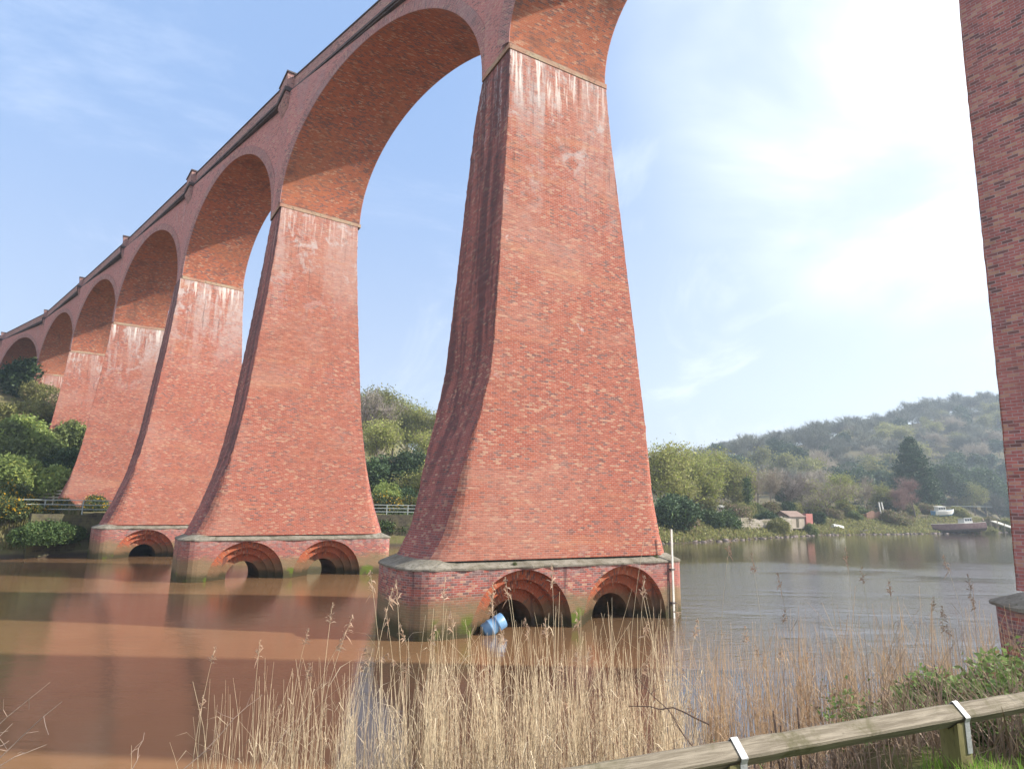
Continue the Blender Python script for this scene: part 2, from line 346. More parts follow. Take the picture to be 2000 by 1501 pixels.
m_budlight = leaf_mat('fresh_yellow_leaf', (0.273, 0.325, 0.065), (0.403, 0.416, 0.117))
m_green = leaf_mat('mid_green_leaf', (.10, .135, .045), (.18, .215, .08))
m_bright = leaf_mat('bright_green_leaf', (.20, .27, .065), (.30, .37, .12))
m_dark = leaf_mat('dark_evergreen_leaf', (0.035, 0.067, 0.029), (0.072, 0.112, 0.045), None, .15)
m_conifer = leaf_mat('conifer_leaf', (0.034, 0.071, 0.034), (0.065, 0.112, 0.048), None, .12)
m_gorseg = leaf_mat('gorse_green', (0.060, 0.085, 0.031), (0.111, 0.145, 0.051), None, .15)
m_gorsef = leaf_mat('gorse_flower', (.52, .30, .015), (.62, .40, .03), None, .2)
m_ivy = leaf_mat('ivy_leaf', (0.048, 0.088, 0.029), (0.104, 0.160, 0.048), None, .2)
m_reed = leaf_mat('dry_reed_straw', (.56, .45, .30), (.72, .61, .43), (.38, .26, .17), .2)
m_reedb = leaf_mat('brown_reed_straw', (.56, .40, .25), (.70, .54, .36), (.40, .25, .15), .3)
m_plume = leaf_mat('reed_plume', (.42, .28, .19), (.56, .42, .31), None, .4)
m_litter = leaf_mat('dead_stem_litter', (.22, .15, .105), (.36, .27, .19), None, .1)
m_grass = leaf_mat('grass_blade', (.13, .26, .03), (.24, .40, .06), (.40, .38, .16), .45)
m_roughgrass = leaf_mat('rough_bank_grass', (.13, .14, .05), (.24, .22, .10), (.30, .23, .13), .3)
m_bramble = leaf_mat('bramble_leaf', (.15, .23, .065), (.28, .38, .13), (.25, .17, .10), .3)
m_branch = rough_mat('pale_dead_twig', (.36, .27, .21), (.26, .19, .15), 5, .9)
m_darkstem = rough_mat('dark_dead_stem', (.095, .065, .05), (.15, .10, .075), 5, .9)
m_rock = rough_mat('shore_rock', (.16, .13, .115), (.24, .20, .18), 2, .9)

# ------------------------------------------------------------------ ground
far_shore = np.array([(-420, 5), (-150, 25), (-70, 36), (-42, 48.5), (-36, 53.5), (-27, 62), (-16, 71), (0, 77), (14, 83), (23.7, 88), (38.7, 103), (62.2, 127), (83.3, 138), (108.6, 153), (138.3, 172), (168, 215), (230, 285), (320, 330), (640, 420)], float)
near_shore = np.array([(-420, -60), (-100, -12), (-30, 3), (-12, 6.6), (-4, 8.6), (2, 9.6), (7, 10.8), (11, 12.6), (15, 15.0), (22, 16.5), (40, 12), (200, -20), (600, -60)], float)
def sdist(poly, x, y):
    """distance to a polyline; + on its left side (walking along it)"""
    x = np.asarray(x, float); y = np.asarray(y, float); best = np.full(x.shape, 1e9); sg = np.zeros(x.shape)
    for (ax, ay), (bx, by) in zip(poly[:-1], poly[1:]):
        dx, dy = bx - ax, by - ay; t = np.clip(((x - ax) * dx + (y - ay) * dy) / (dx * dx + dy * dy), 0, 1)
        d = np.hypot(x - ax - t * dx, y - ay - t * dy); s = np.sign(dx * (y - ay) - dy * (x - ax)); k = d < best
        best = np.where(k, d, best); sg = np.where(k, s, sg)
    return best * sg
def sstep(a, b, x):
    t = np.clip((x - a) / (b - a), 0, 1); return t * t * (3 - 2 * t)
def wob(x, y, s):
    return np.sin(x * s + 1.3) * np.cos(y * s * 1.17 + .4) + .5 * np.sin(x * s * 2.3 + y * s * 1.9 + 2.)
def ground(x, y):
    x = np.asarray(x, float); y = np.asarray(y, float)
    df = sdist(far_shore, x, y); dn = -sdist(near_shore, x, y)
    # far bank
    left = sstep(14, -8, x)
    flat = (3.0 + .6 * sstep(8, 30, df)) * (1 - left) + 3.4 * left
    zf = np.where(df > 0, flat * sstep(-.6, 10 - 7.7 * left, df), -np.minimum(1.3, -df * .35))
    d = np.maximum(0, (-x - 48) * .6 + (y - 72) * .55)
    hill1 = np.minimum(.90 * d ** .84, 9 + 30 * sstep(-15, -75, x)) * sstep(45, -5, x)
    yr = 340 + (x - 60) * .4; Hr = np.clip(17 + (x - 60) * .205, 8, 95)
    hill2 = Hr * sstep(yr - 175, yr + 10, y)
    zf = zf + np.where(df > 3, np.maximum(hill1, hill2) * sstep(3, 16, df), 0) + np.where(df > 1, wob(x, y, .35) * .12, 0)
    zf = zf + 1.5 * np.exp(-((x - 113) ** 2 + (y - 166) ** 2) / 60)
    # near bank
    zn = np.where(dn > 0, np.minimum(2.86, .42 * dn + .02 * dn * dn) + wob(x, y, 1.1) * .06 * sstep(0, 1, dn), -np.minimum(1.3, -dn * .16))
    zn = np.where(dn > 0, np.maximum(zn, 2.86 * sstep(8.0, 5.2, y) * sstep(1.6, 3.0, x)), np.maximum(zn, -1.3))
    return np.where((df > 0), zf, np.where(dn > 0, zn, np.maximum(np.maximum(zn, zf), -1.3)))
def gz(x, y): return float(ground(np.array([x]), np.array([y]))[0])
ux = np.linspace(-1, 1, 261); xs = 3.2 * np.sinh(ux * 5.9)
uy = np.linspace(0, 1, 230); ys = -25 + 0 * uy
ys = np.concatenate([np.linspace(-60, 1, 14), 1 + np.cumsum(np.concatenate([np.full(60, .25), np.linspace(.3, 2.2, 80), np.linspace(2.3, 14, 76)]))])
XX, YY = np.meshgrid(xs, ys); ZZ = ground(XX, YY)
Vg = np.stack([XX, YY, ZZ], -1).reshape(-1, 3); nx, ny = len(xs), len(ys)
ii, jj = np.meshgrid(np.arange(ny - 1), np.arange(nx - 1), indexing='ij'); a = (ii * nx + jj).reshape(-1)
Fg = np.stack([a, a + 1, a + nx + 1, a + nx], 1)
m = MT('bank_ground', .95, .1); oc = m.coord(); n1 = m.noise(oc, .35, 7, .7, .4); n2 = m.noise(oc, 3, 6, .75); o = m.xyz()
col = m.mix(m.ramp(n1, .35, .65), (.10, .105, .035), (.19, .16, .08)); col = m.mix(m.ramp(n2, .45, .7, 0, .7), col, (.15, .10, .065))
col = m.mix(m.ramp(m.math('ADD', o[2], m.math('MULTIPLY', n2, .3)), .62, .30), col, (.075, .058, .042))
wf_ = m.math('MULTIPLY', m.ramp(o[1], 70, 110), m.ramp(o[0], 5, 25)); col = m.mix(m.math('MULTIPLY', wf_, .75), col, m.mix(m.ramp(n1, .35, .65), (.105, .085, .06), (.13, .115, .055)))
m.bump(n2, .6, .1); m_ground = m.done(col)
tag(link(bpy.data.objects.new('ground', np_mesh('ground', Vg, [Fg], m_ground, smooth=True))), kind='structure')
# ------------------------------------------------------------------ river
m = MT('muddy_river_water', .04, .5); m.b.inputs['IOR'].default_value = 1.33
oc = m.coord('Object', (1, 1, 1)); o = m.xyz()
pn = m.noise(m.coord('Object', (.05, .13, 1)), 1.0, 4, .6)
far_r = m.math('MULTIPLY', m.math('MULTIPLY', m.ramp(o[1], 66, 52), m.ramp(o[1], 13, 24, .25, 1)), m.ramp(o[0], 2, 8))
patch = m.math('MULTIPLY', far_r, m.ramp(pn, .36, .56, .25, 1))
r1 = m.noise(m.coord('Object', (1, 2.6, 1)), 2.2, 4, .6, .3); r2 = m.noise(m.coord('Object', (1, 2.2, 1)), .55, 3, .5, .4)
hgt = m.math('ADD', m.math('MULTIPLY', r1, m.ramp(patch, 0, 1, .10, 1.5)), m.math('MULTIPLY', r2, m.ramp(patch, 0, 1, .22, 1.2)))
m.bump(m.math('ADD', hgt, m.math('MULTIPLY', m.noise(m.coord('Object', (1, 2, 1)), 7, 3, .6), .05)), .42, .10)
mud = m.mix(m.ramp(m.noise(oc, .12, 4, .6), .35, .7), (.195, .112, .056), (.150, .085, .043)); mud = m.mix(m.ramp(o[0], -4, 14, 0, .9), mud, (.070, .054, .038))  # brown silt; colour darkened to the right for shade and sky reflection
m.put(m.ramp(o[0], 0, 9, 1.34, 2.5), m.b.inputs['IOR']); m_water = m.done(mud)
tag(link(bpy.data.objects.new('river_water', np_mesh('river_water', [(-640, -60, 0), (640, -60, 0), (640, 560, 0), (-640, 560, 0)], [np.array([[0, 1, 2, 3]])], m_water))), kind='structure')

# ------------------------------------------------------------------ viaduct
HS, HP, PW, PT, RV, PA, PB, ZC = 25.0555, 35.3631, 5.4092, 2.7215, 7.8219, 2.01, 6.63, 2.65
SYM = [(2.65, 6.15), (4, 5.58), (5.3, 5.08), (7, 4.5), (8.5, 4.15), (10.5, 3.85), (12.5, 3.65), (15, 3.42), (18, 3.15), (22, 2.85), (26, 2.70)]
AL = [(2.65, 6.0), (3.6, 5.45), (5, 4.98), (6.5, 4.50), (8.3, 3.87), (9.6, 3.55), (10.7, 3.37), (13.5, 3.19), (18.5, 2.94), (22.4, 2.74), (26, 2.68)]
AR = [(2.65, 6.0), (5.16, 5.2), (7.45, 4.67), (9.8, 4.42), (12.5, 4.14), (15.2, 3.85), (18, 3.55), (22, 3.09), (24.2, 2.90), (26, 2.80)]
ZL = [(2.9, 3.82), (5, 3.66), (8, 3.52), (12, 3.40), (17, 3.25), (22, 2.95), (26, 2.75)]
# name: x, y, rot, dHs, dw, base z, has plinth, left profile, right profile, half plinth length
PIERS = [
 ('Z', 16.37, 15.01, .5654, .06, -.0655, 2.92, True, ZL, ZL, 5.15),
 ('A', 1.3443, 27.3405, .5148, .45, .075, 2.65, True, AL, AR, PB),
 ('B', -14.6523, 42.3525, .591, -.03, .264, 2.65, True, SYM, SYM, PB),
 ('C', -28.9791, 56.1854, .664, -.25, -.20, 2.65, True, SYM, SYM, PB),
 ('D', -44.4237, 71.0576, .5427, -.28, -.23, 3.6, False, SYM, SYM, PB),
 ('E', -59.35, 85.25, .60, -.28, -.23, 8.0, False, SYM, SYM, PB),
 ('F', -76.0, 100.95, .64, -.28, -.23, 17.0, False, SYM, SYM, PB),
 ('G', -94.9, 115.5, .68, -.28, -.23, 24.0, False, SYM, SYM, PB)]
PD = {p[0]: p for p in PIERS}
def loc2w(p, X, Y, Z):
    c, s = math.cos(p[3]), math.sin(p[3]); return np.array([p[1] + X * c - Y * s, p[2] + X * s + Y * c, Z])
def hs(p): return HS + p[4]
def wh(p): return (PW + p[5]) / 2
def corner(p, ac, al): return loc2w(p, ac * wh(p), al * PT / 2, hs(p))
viaduct = empty('viaduct', (0, 0, 0), 0, 'tall red brick railway viaduct of high round arches striding across the river', 'viaduct')
def rrect(bl, br, a, Rc, n=5, ab=None, Rb=None):
    """rounded rectangle, counter-clockwise starting on the front (-y) face; returns pts, uv-u"""
    pts = []
    ab = a if ab is None else ab; Rb = Rc if Rb is None else Rb                # the back may be deeper, with rounder corners
    for cx, cy, a0, r in ((br - Rc, -a + Rc, 270, Rc), (br - Rb, ab - Rb, 0, Rb), (-bl + Rb, ab - Rb, 90, Rb), (-bl + Rc, -a + Rc, 180, Rc)):
        for k in range(n):
            t = R(a0 + 90 * k / (n - 1)); pts.append((cx + r * math.cos(t), cy + r * math.sin(t)))
    return np.array(pts)
def make_pier(p):
    nm, zb = p[0], p[6]
    grp = 'viaduct piers'
    zt = hs(p)
    o_ = None
    zs = np.concatenate([[zb - (.02 if p[7] else 3.0)], np.arange(max(zb, 2.65) + .12, zt - .3, .24), [zt - .30]])
    mb = MB(); rows = []; uvs = []
    lr = np.random.default_rng(hash(nm) % 1000 + 3) if False else np.random.default_rng(ord(nm))
    for z in zs:
        bl = np.interp(z, *zip(*p[8])); br = np.interp(z, *zip(*p[9])); al = PT / 2 + .40 * np.clip((zt - z) / 22.5, 0, 1.1)
        Rc = .04 + 1.05 * sstep(8.5, 2.6, z) * (nm != 'Z')
        ab = np.interp(zt - z, [0, 2.5, 5.5, 11.5, 15.5, 23], [1.42, 2.2, 2.5, 2.95, 3.2, 3.1]); Rb = .04 + 2.1 * sstep(9.5, 2.6, z)
        q = rrect(bl, br, al + .7, Rc, 7) if nm == 'Z' else rrect(bl, br, al, Rc, 7, ab, Rb); q = q + lr.normal(0, 1, q.shape) * [.014, .0022]  # right-hand pier made thicker out of view to widen its shadow
        q = np.vstack([q, q[:1]]); rows.append(np.column_stack([q, np.full(len(q), z)]))
        per = np.concatenate([[0], np.cumsum(np.hypot(*np.diff(q, axis=0).T))])
        u = []
        for k, (x, y) in enumerate(q):
            side = (k % 20) // 5
            u.append(x)
        uvs.append((q, z))
    P = np.array(rows); nq = P.shape[1]
    UVf = np.zeros(P.shape[:2] + (2,)); UVe = UVf.copy()
    UVf[..., 0] = P[..., 0]; UVf[..., 1] = P[..., 2]; UVe[..., 0] = P[..., 1] + 31.; UVe[..., 1] = P[..., 2]
    b = len(mb.v); mb.v += [tuple(v) for v in P.reshape(-1, 3)]
    for i in range(len(zs) - 1):
        for j in range(nq - 1):
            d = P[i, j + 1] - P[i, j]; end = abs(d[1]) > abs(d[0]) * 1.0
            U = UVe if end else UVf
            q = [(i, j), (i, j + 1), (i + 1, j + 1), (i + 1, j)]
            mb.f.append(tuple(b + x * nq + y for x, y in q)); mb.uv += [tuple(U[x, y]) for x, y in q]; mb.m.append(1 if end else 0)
    pier = mb.build('pier', [m_face, m_end_shaded if nm != 'Z' else m_endpale], viaduct, False)
    pier.location = (p[1], p[2], 0); pier.rotation_euler = (0, 0, p[3])
    # impost course
    mb = MB(); h = wh(p) + .035; al = PT / 2 + .035
    pr = [(0, zt - .29), (.0, zt - .04), (-.07, zt + .0)]
    for (i0, z0), (i1, z1) in zip([( -.05, zt - .295)] + pr, pr + [(-.3, zt + .005)]):
        q0 = rrect(h + i0 + .0, h + i0 + .1, al + i0, .05, 3); q1 = rrect(h + i1, h + i1 + .1, al + i1, .05, 3)
        k = len(q0)
        for j in range(k):
            j2 = (j + 1) % k; mb.poly([(*q0[j], z0), (*q0[j2], z0), (*q1[j2], z1), (*q1[j], z1)])
    mb.build('impost', m_impost, pier)
    if p[7]: make_plinth(p, pier)
    return pier
def make_plinth(p, pier):
    nm = p[0]; b = p[10]; a = PA + (.7 if nm == 'Z' else 0); Rc = 1.0; zt = 2.32 if nm != 'Z' else 2.60  # its plinth thickened likewise, for the wider shadow
    off = {'A': .45, 'B': -.45, 'C': -.5, 'Z': 0}[nm]; cents = [off - 2.45, off + 2.50] if nm != 'Z' else []
    mb = MB(); z0 = -1.4; r0 = 2.2; zc = .06
    AB, RB_ = (a, Rc) if nm == 'Z' else (3.35, 2.3)
    q = rrect(b, b, a, Rc, 7, AB, RB_)
    k = len(q); per = np.concatenate([[0], np.cumsum(np.hypot(*np.diff(np.vstack([q, q[:1]]), axis=0).T))])
    for j in range(k):
        j2 = (j + 1) % k; d = q[j2] - q[j]
        if abs(d[0]) > 2: continue                                    # the two long faces are cut by the culverts
        nz = 6; P = []; U = []
        for z in np.linspace(z0, zt, nz):
            f = 1 + 0.0 * z; P.append([(*q[j], z), (*q[j2], z)]); U.append([(per[j] + 17, z), (per[j + 1] + 17, z)])
        mb.grid(P, U)
    for sgn in (-1, 1):
        y = -a if sgn < 0 else AB; Re = Rc if sgn < 0 else RB_
        def quad(xa, za0, xb, zb0):
            pts = [(xa, y, za0), (xb, y, zb0), (xb, y, zt), (xa, y, zt)]; 
            if sgn > 0: pts = pts[::-1]
            mb.poly(pts, [(v[0], v[2]) for v in pts])
        edges = [-b + Re]
        for c in cents: edges += [c - r0, c + r0]
        edges.append(b - Re)
        for e0, e1 in zip(edges[::2], edges[1::2]): quad(e0, z0, e1, z0)
        for c in cents:
            th = np.linspace(math.pi, 0, 29)
            for t0, t1 in zip(th[:-1], th[1:]): quad(c + r0 * math.cos(t0), zc + r0 * math.sin(t0), c + r0 * math.cos(t1), zc + r0 * math.sin(t1))
    ob = mb.build('plinth', m_plinth, pier)
    # culverts: stepped brick orders receding to a barrel that runs right through
    for c in cents:
        mb = MB(); th = np.linspace(0, math.pi, 33); rr = [2.2, 1.82, 1.44, .98]; dep = [0, .36, .72, 1.05]
        def pt(r, t, y): return (c + r * math.cos(t), y, zc + r * math.sin(t))
        for sgn in (-1, 1):
            ya = -a if sgn < 0 else AB
            for i in range(4):
                y0 = ya - sgn * dep[i]; y1 = ya - sgn * (dep[i + 1] if i < 3 else (a + AB) / 2); r = rr[i]
                P = []; U = []
                for yy in (y0, y1):
                    P.append([pt(r, t, yy) for t in th]); U.append([(yy, r * t) for t in th])
                # underwater jambs
                P = np.array(P); 
                mb.grid(P, U, 0, sgn > 0)
                for sx in (-1, 1):
                    pts = [(c + sx * r, y0, z0), (c + sx * r, y1, z0), (c + sx * r, y1, zc), (c + sx * r, y0, zc)]; mb.poly(pts, [(v[1], v[2]) for v in pts])
                if i < 3:
                    r2 = rr[i + 1]; P = [[pt(r, t, y1) for t in th], [pt(r2, t, y1) for t in th]]; U = [[(r - r2 + 3, t * r) for t in th], [(3, t * r) for t in th]]
                    mb.grid(P, U, 0, sgn > 0)
                    for sx in (-1, 1):
                        pts = [(c + sx * r, y1, z0), (c + sx * r2, y1, z0), (c + sx * r2, y1, zc), (c + sx * r, y1, zc)]; mb.poly(pts, [(v[0], v[2]) for v in pts])
        if nm == 'A':
            pts = [pt(.98, t, .35) for t in th] + [(c + .98, .35, z0), (c - .98, .35, z0)]; mb.poly(pts, [(v[0], v[2]) for v in pts])
        mb.build('culvert', m_ringbrick, pier)
    # coping: worn slabs sloping up to the shaft
    mb = MB(); lr = np.random.default_rng(ord(nm) + 9)
    q = rrect(b, b, a, Rc, 7, AB, RB_)
    dense = []
    for j in range(len(q)):
        j2 = (j + 1) % len(q); L_ = np.hypot(*(q[j2] - q[j])); n = max(1, int(L_ / .55))
        for t in range(n): dense.append(q[j] + (q[j2] - q[j]) * t / n)
    q = np.array(dense); nrm = q.copy()
    cen = np.stack([np.clip(q[:, 0], -b + RB_, b - RB_), np.clip(q[:, 1], -a + Rc, AB - RB_)], 1); nrm = (q - cen); nrm /= np.linalg.norm(nrm, axis=1)[:, None] + 1e-9
    prof = [(-.03, zt - .0), (.05, zt + .005), (.06, zt + .07), (.02, zt + .10), (-.62, zt + .36), (-.9, zt + .37)]
    k = len(q); jit = lr.normal(0, .03, k)
    ring = []
    for o, z in prof:
        jj_ = jit if o > 0 else 0 * jit
        ring.append(np.column_stack([q + nrm * (o + jj_)[:, None], np.full(k, z) + (lr.normal(0, .012, k) if o > 0 else 0)]))
    ring = np.array(ring); ring = np.concatenate([ring, ring[:, :1]], 1)
    mb.grid(ring, ring[..., :2])
    mb.build('coping', m_coping, pier, False)
for p in PIERS: make_pier(p)

def unit(v): return v / (np.linalg.norm(v) + 1e-9)
ZSTR = HP - 1.62                       # underside of the string course
def arch_pts(pa, pb, side, n=49, extra=0.0):
    A = corner(pa, side, 1); B = corner(pb, side, -1); t = np.linspace(0, math.pi, n)
    m_ = (A + B) / 2; h_ = (A - B) / 2; hl = np.linalg.norm(h_)
    X = m_[None] + np.cos(t)[:, None] * (h_ * (hl + extra) / hl)[None]; X[:, 2] += (RV + extra) * np.sin(t); return X
def make_bay(pa, pb, solid=False):
    if not solid:
        O = arch_pts(pa, pb, -1); I = arch_pts(pa, pb, 1)
        v = np.concatenate([[0], np.cumsum(np.linalg.norm(np.diff(O, axis=0), axis=1))]); nu = 9
        P = np.array([O + (I - O) * t for t in np.linspace(0, 1, nu)]); U = np.zeros(P.shape[:2] + (2,)); wd = np.linalg.norm(I[0] - O[0])
        U[..., 0] = np.linspace(0, wd, nu)[:, None]; U[..., 1] = v[None]
        mb = MB(); mb.grid(P, U, 0, True); arch = mb.build('arch_barrel', m_soffit, viaduct, True)
    for side in (-1, 1):
        A0 = corner(pa, side, 1); B0 = corner(pb, side, -1); ax = unit((B0 - A0) * np.array([1, 1, 0])); nr = np.array([-ax[1], ax[0], 0]) * (1 if side < 0 else -1)
        mb = MB()
        if solid: X = np.array([A0 * [1, 1, 0] + [0, 0, 20], B0 * [1, 1, 0] + [0, 0, 20]])
        else: X = O if side < 0 else I
        s_ = (X - A0) @ ax
        rows = [X]
        for f in (.33, .66, 1.0):
            T = X.copy(); T[:, 2] = X[:, 2] + (ZSTR - X[:, 2]) * f; rows.append(T)
        P = np.array(rows); U = np.stack([np.broadcast_to(s_, P.shape[:2]), P[..., 2]], -1); mb.grid(P, U, 0, side > 0)
        # wall over half of each pier
        for q_, sg in ((pa, 1), (pb, -1)):
            e = corner(q_, side, sg); mid = loc2w(q_, side * wh(q_), 0, hs(q_)); 
            pts = [mid, e, np.array([e[0], e[1], ZSTR]), np.array([mid[0], mid[1], ZSTR])]
            mb.poly(pts, [((x - A0) @ ax, x[2]) for x in pts])
        sp = mb.build('spandrel_wall', m_spandrel, viaduct)
        if not solid:
            # ring of voussoirs standing a little proud of the spandrel
            n = len(X); ctr = (A0 + B0) / 2; mb = MB()
            t = np.linspace(0, math.pi, n)
            e2 = arch_pts(pa, pb, side, n, .68)
            f0 = X + nr * .045; f1 = e2 + nr * .045
            f1[:, 2] = np.minimum(f1[:, 2], ZSTR - .02)
            al = np.concatenate([[0], np.cumsum(np.linalg.norm(np.diff(X, axis=0), axis=1))])
            U = np.stack([np.stack([np.zeros(n), al], 1), np.stack([np.full(n, .68), al], 1)]); mb.grid(np.array([f0, f1]), U, 0, side > 0)
            mb.grid(np.array([f1, e2 - nr * .02]), U, 0, side > 0); mb.grid(np.array([X - nr * .0, f0]), U, 0, side > 0)
            mb.build('arch_ring', m_voussoir, viaduct)
        # string course, parapet and parapet coping
        a = loc2w(pa, side * wh(pa), 0, 0); b = loc2w(pb, side * wh(pb), 0, 0); d = unit(b - a); nn = np.array([-d[1], d[0], 0]) * (1 if side < 0 else -1)
        Ld = np.linalg.norm(b - a)
        def bar(name, o0, o1, z0, z1, mat, mbx=None):
            mb = MB() if mbx is None else mbx
            c = [a + nn * o0, b + nn * o0, b + nn * o1, a + nn * o1]
            pb_ = [np.array([*v[:2], z0]) for v in c]; pt_ = [np.array([*v[:2], z1]) for v in c]
            for q in ([0, 1], [1, 2], [2, 3], [3, 0]):
                i, j = q; L2 = np.linalg.norm(c[i] - c[j]); pts = [pb_[i], pb_[j], pt_[j], pt_[i]]; mb.poly(pts, [(0, z0), (L2, z0), (L2, z1), (0, z1)])
            mb.poly(pt_, [(0, 0), (Ld, 0), (Ld, .5), (0, .5)]); mb.poly(pb_[::-1], [(0, 0), (Ld, 0), (Ld, .5), (0, .5)])
            return mb.build(name, mat, viaduct) if mbx is None else mb
        mb = MB(); bar('', -.3, .08, ZSTR, ZSTR + .12, None, mb); bar('', -.3, .17, ZSTR + .123, ZSTR + .30, None, mb); mb.build('string_course', m_darkstone, viaduct)
        pp = bar('parapet', -.32, .04, ZSTR + .302, HP - .32, m_parapet)
        bar('parapet_coping', -.38, .10, HP - .318, HP - .22, m_darkstone)
    # deck slab
    c = [loc2w(pa, -wh(pa) + .3, 0, ZSTR - .02), loc2w(pb, -wh(pb) + .3, 0, ZSTR - .02), loc2w(pb, wh(pb) - .3, 0, ZSTR - .02), loc2w(pa, wh(pa) - .3, 0, ZSTR - .02)]
    mb = MB(); mb.poly(c[::-1], [(0, 0)] * 4); mb.build('deck', m_coping, viaduct)
for pa, pb in zip(PIERS[:-1], PIERS[1:]): make_bay(pa, pb)
gh = ('H', -118, 131, .72, -.28, -.23, 30, False, SYM, SYM, PB); make_bay(PIERS[-1], gh, True)
# pilasters over the piers, corbelled out under the string course
for p in PIERS:
    for side in (-1, 1):
        mb = MB(); hw = 1.12; w0 = wh(p)
        def ring(o, h, z): return [loc2w(p, side * (w0 - .35), -h, z), loc2w(p, side * (w0 + o), -h, z), loc2w(p, side * (w0 + o), h, z), loc2w(p, side * (w0 - .35), h, z)]
        lev = [(.02, hw * .86, ZSTR - 1.05), (.30, hw, ZSTR - .28), (.30, hw, ZSTR - .002)]
        def stack(lev, mb):
            for (o0, h0, z0), (o1, h1, z1) in zip(lev[:-1], lev[1:]):
                a_, b_ = ring(o0, h0, z0), ring(o1, h1, z1)
                for i in range(4):
                    j = (i + 1) % 4; L2 = np.linalg.norm(a_[i] - a_[j]); pts = [a_[i], a_[j], b_[j], b_[i]]; mb.poly(pts, [(0, z0), (L2, z0), (L2, z1), (0, z1)])
            t = ring(*lev[-1]); mb.poly(t, [(0, 0)] * 4); t = ring(*lev[0]); mb.poly(t[::-1], [(0, 0)] * 4)
        stack(lev, mb); stack([(.28, hw, ZSTR + .303), (.28, hw, HP - .10)], mb); pil = mb.build('pilaster', m_parapet, viaduct)
        mb = MB(); stack([(.42, hw + .12, ZSTR + .0), (.42, hw + .12, ZSTR + .302)], mb); mb.build('pilaster_band', m_darkstone, pil)
        mb = MB(); stack([(.36, hw + .09, HP - .10), (.36, hw + .09, HP + .02)], mb); mb.build('pilaster_cap', m_darkstone, pil)

# ------------------------------------------------------------------ tide board and drifting barrel at the nearest river pier
pA = PD['A']
def frame_at(p, X, Y, Z): return Matrix.Translation(Vector(loc2w(p, X, Y, Z))) @ Matrix.Rotation(p[3], 4, 'Z')
t = empty('tide_board', loc2w(pA, 5.52, -2.12, -.6), pA[3], 'tall white tide board fixed upright at the right end of the nearest pier base', 'tide board')
mb = MB(); mb.box((-.046, -.02, 0), (.046, .02, 4.35)); o_ = mb.build('board', m_white, t)
mb = MB()
for z in (1.2, 2.6): mb.box((-.11, .0205, z), (.11, .11, z + .06)); mb.box((-.11, -.036, z), (.11, -.0255, z + .06))
mb.build('bracket', m_darkstone, t)
t = empty('plastic_barrel', loc2w(pA, -3.15, -1.75, .28), .4, 'blue plastic barrel washed into the left culvert of the nearest pier', 'barrel'); t.rotation_euler = (R(8), R(62), .5)
mb = MB(); th = np.linspace(0, 2 * math.pi, 25)
prof = [(.0, -.45), (.24, -.45), (.28, -.42), (.285, -.2), (.305, -.17), (.305, -.13), (.285, -.1), (.285, .1), (.305, .13), (.305, .17), (.285, .2), (.28, .42), (.24, .45), (0, .45)]
P = np.array([[(r * math.cos(a), r * math.sin(a), z) for a in th] for r, z in prof]); mb.grid(P, P[..., :2]); mb.build('drum', m_barrel, t, True)
mb = MB(); mb.tube([(.13, 0, .45), (.13, 0, .475)], .05, 10); mb.build('bung', m_darkstone, t)

# ------------------------------------------------------------------ plants
def skeleton(rg, height, spread, levels=4, nch=(4, 4, 3), trunk=.28, lean=.05, rad=.025, upb=.35, wig=.12, clear=0.0):
    """branching skeleton: list of (points, radii), list of tips (pos, dir)"""
    segs, tips, allp = [], [], []
    def grow(p, d, L, r, lv):
        pts = [p]; n = 4; q = p.copy(); dd = d.copy()
        for i in range(n):
            dd = unit(dd + rg.normal(0, wig, 3) + np.array([0, 0, upb * .12 if lv else 0])); q = q + dd * L / n; pts.append(q)
        segs.append((np.array(pts), np.linspace(r, r * .55, n + 1), lv))
        if lv >= levels - 1:
            tips.append((pts[-1], dd)); tips.append((pts[2], dd)); return
        k = nch[min(lv, len(nch) - 1)]
        ph = rg.uniform(0, 6.28)
        for c in range(k):
            f = rg.uniform(.45, 1.0) if lv else rg.uniform(max(.35, clear), 1.0)
            i = min(n, int(f * n + .5)); b = pts[i]
            az = ph + c * 2.4 + rg.normal(0, .3); tilt = rg.uniform(.45, 1.05) * spread
            ref = unit(np.cross(dd, (0.31, .2, .9) if abs(dd[2]) < .9 else (1., .1, 0))); bn = np.cross(dd, ref)
            nd = unit(dd * math.cos(tilt) + (ref * math.cos(az) + bn * math.sin(az)) * math.sin(tilt) + np.array([0, 0, upb * .4]))
            grow(b, nd, L * rg.uniform(.55, .85), r * .55, lv + 1)
        tips.append((pts[-1], dd)) if lv >= levels - 2 else grow(pts[-1], dd, L * .7, r * .55, lv + 1)
    d0 = unit(np.array([rg.normal(0, lean), rg.normal(0, lean), 1.]))
    grow(np.zeros(3), d0, height * trunk, height * rad, 0)
    z = max(t[0][2] for t in tips) if tips else 1
    k = height / z
    segs = [(p * k, r, lv) for p, r, lv in segs]; tips = [(p * k, d) for p, d in tips]
    return segs, tips
def wood(segs, mb=None, minr=.0, m=0):
    mb = mb or MB()
    for p, r, lv in segs:
        if r[0] < minr: continue
        mb.tube(p, np.maximum(r, .006), 6 if lv == 0 else (4 if lv == 1 else 3), m, False)
    return mb
def rib(n): return (np.arange(n)[:, None, None] * 6 + np.array([[[0, 1, 2, 3], [3, 2, 4, 5]]])).reshape(-1, 4)
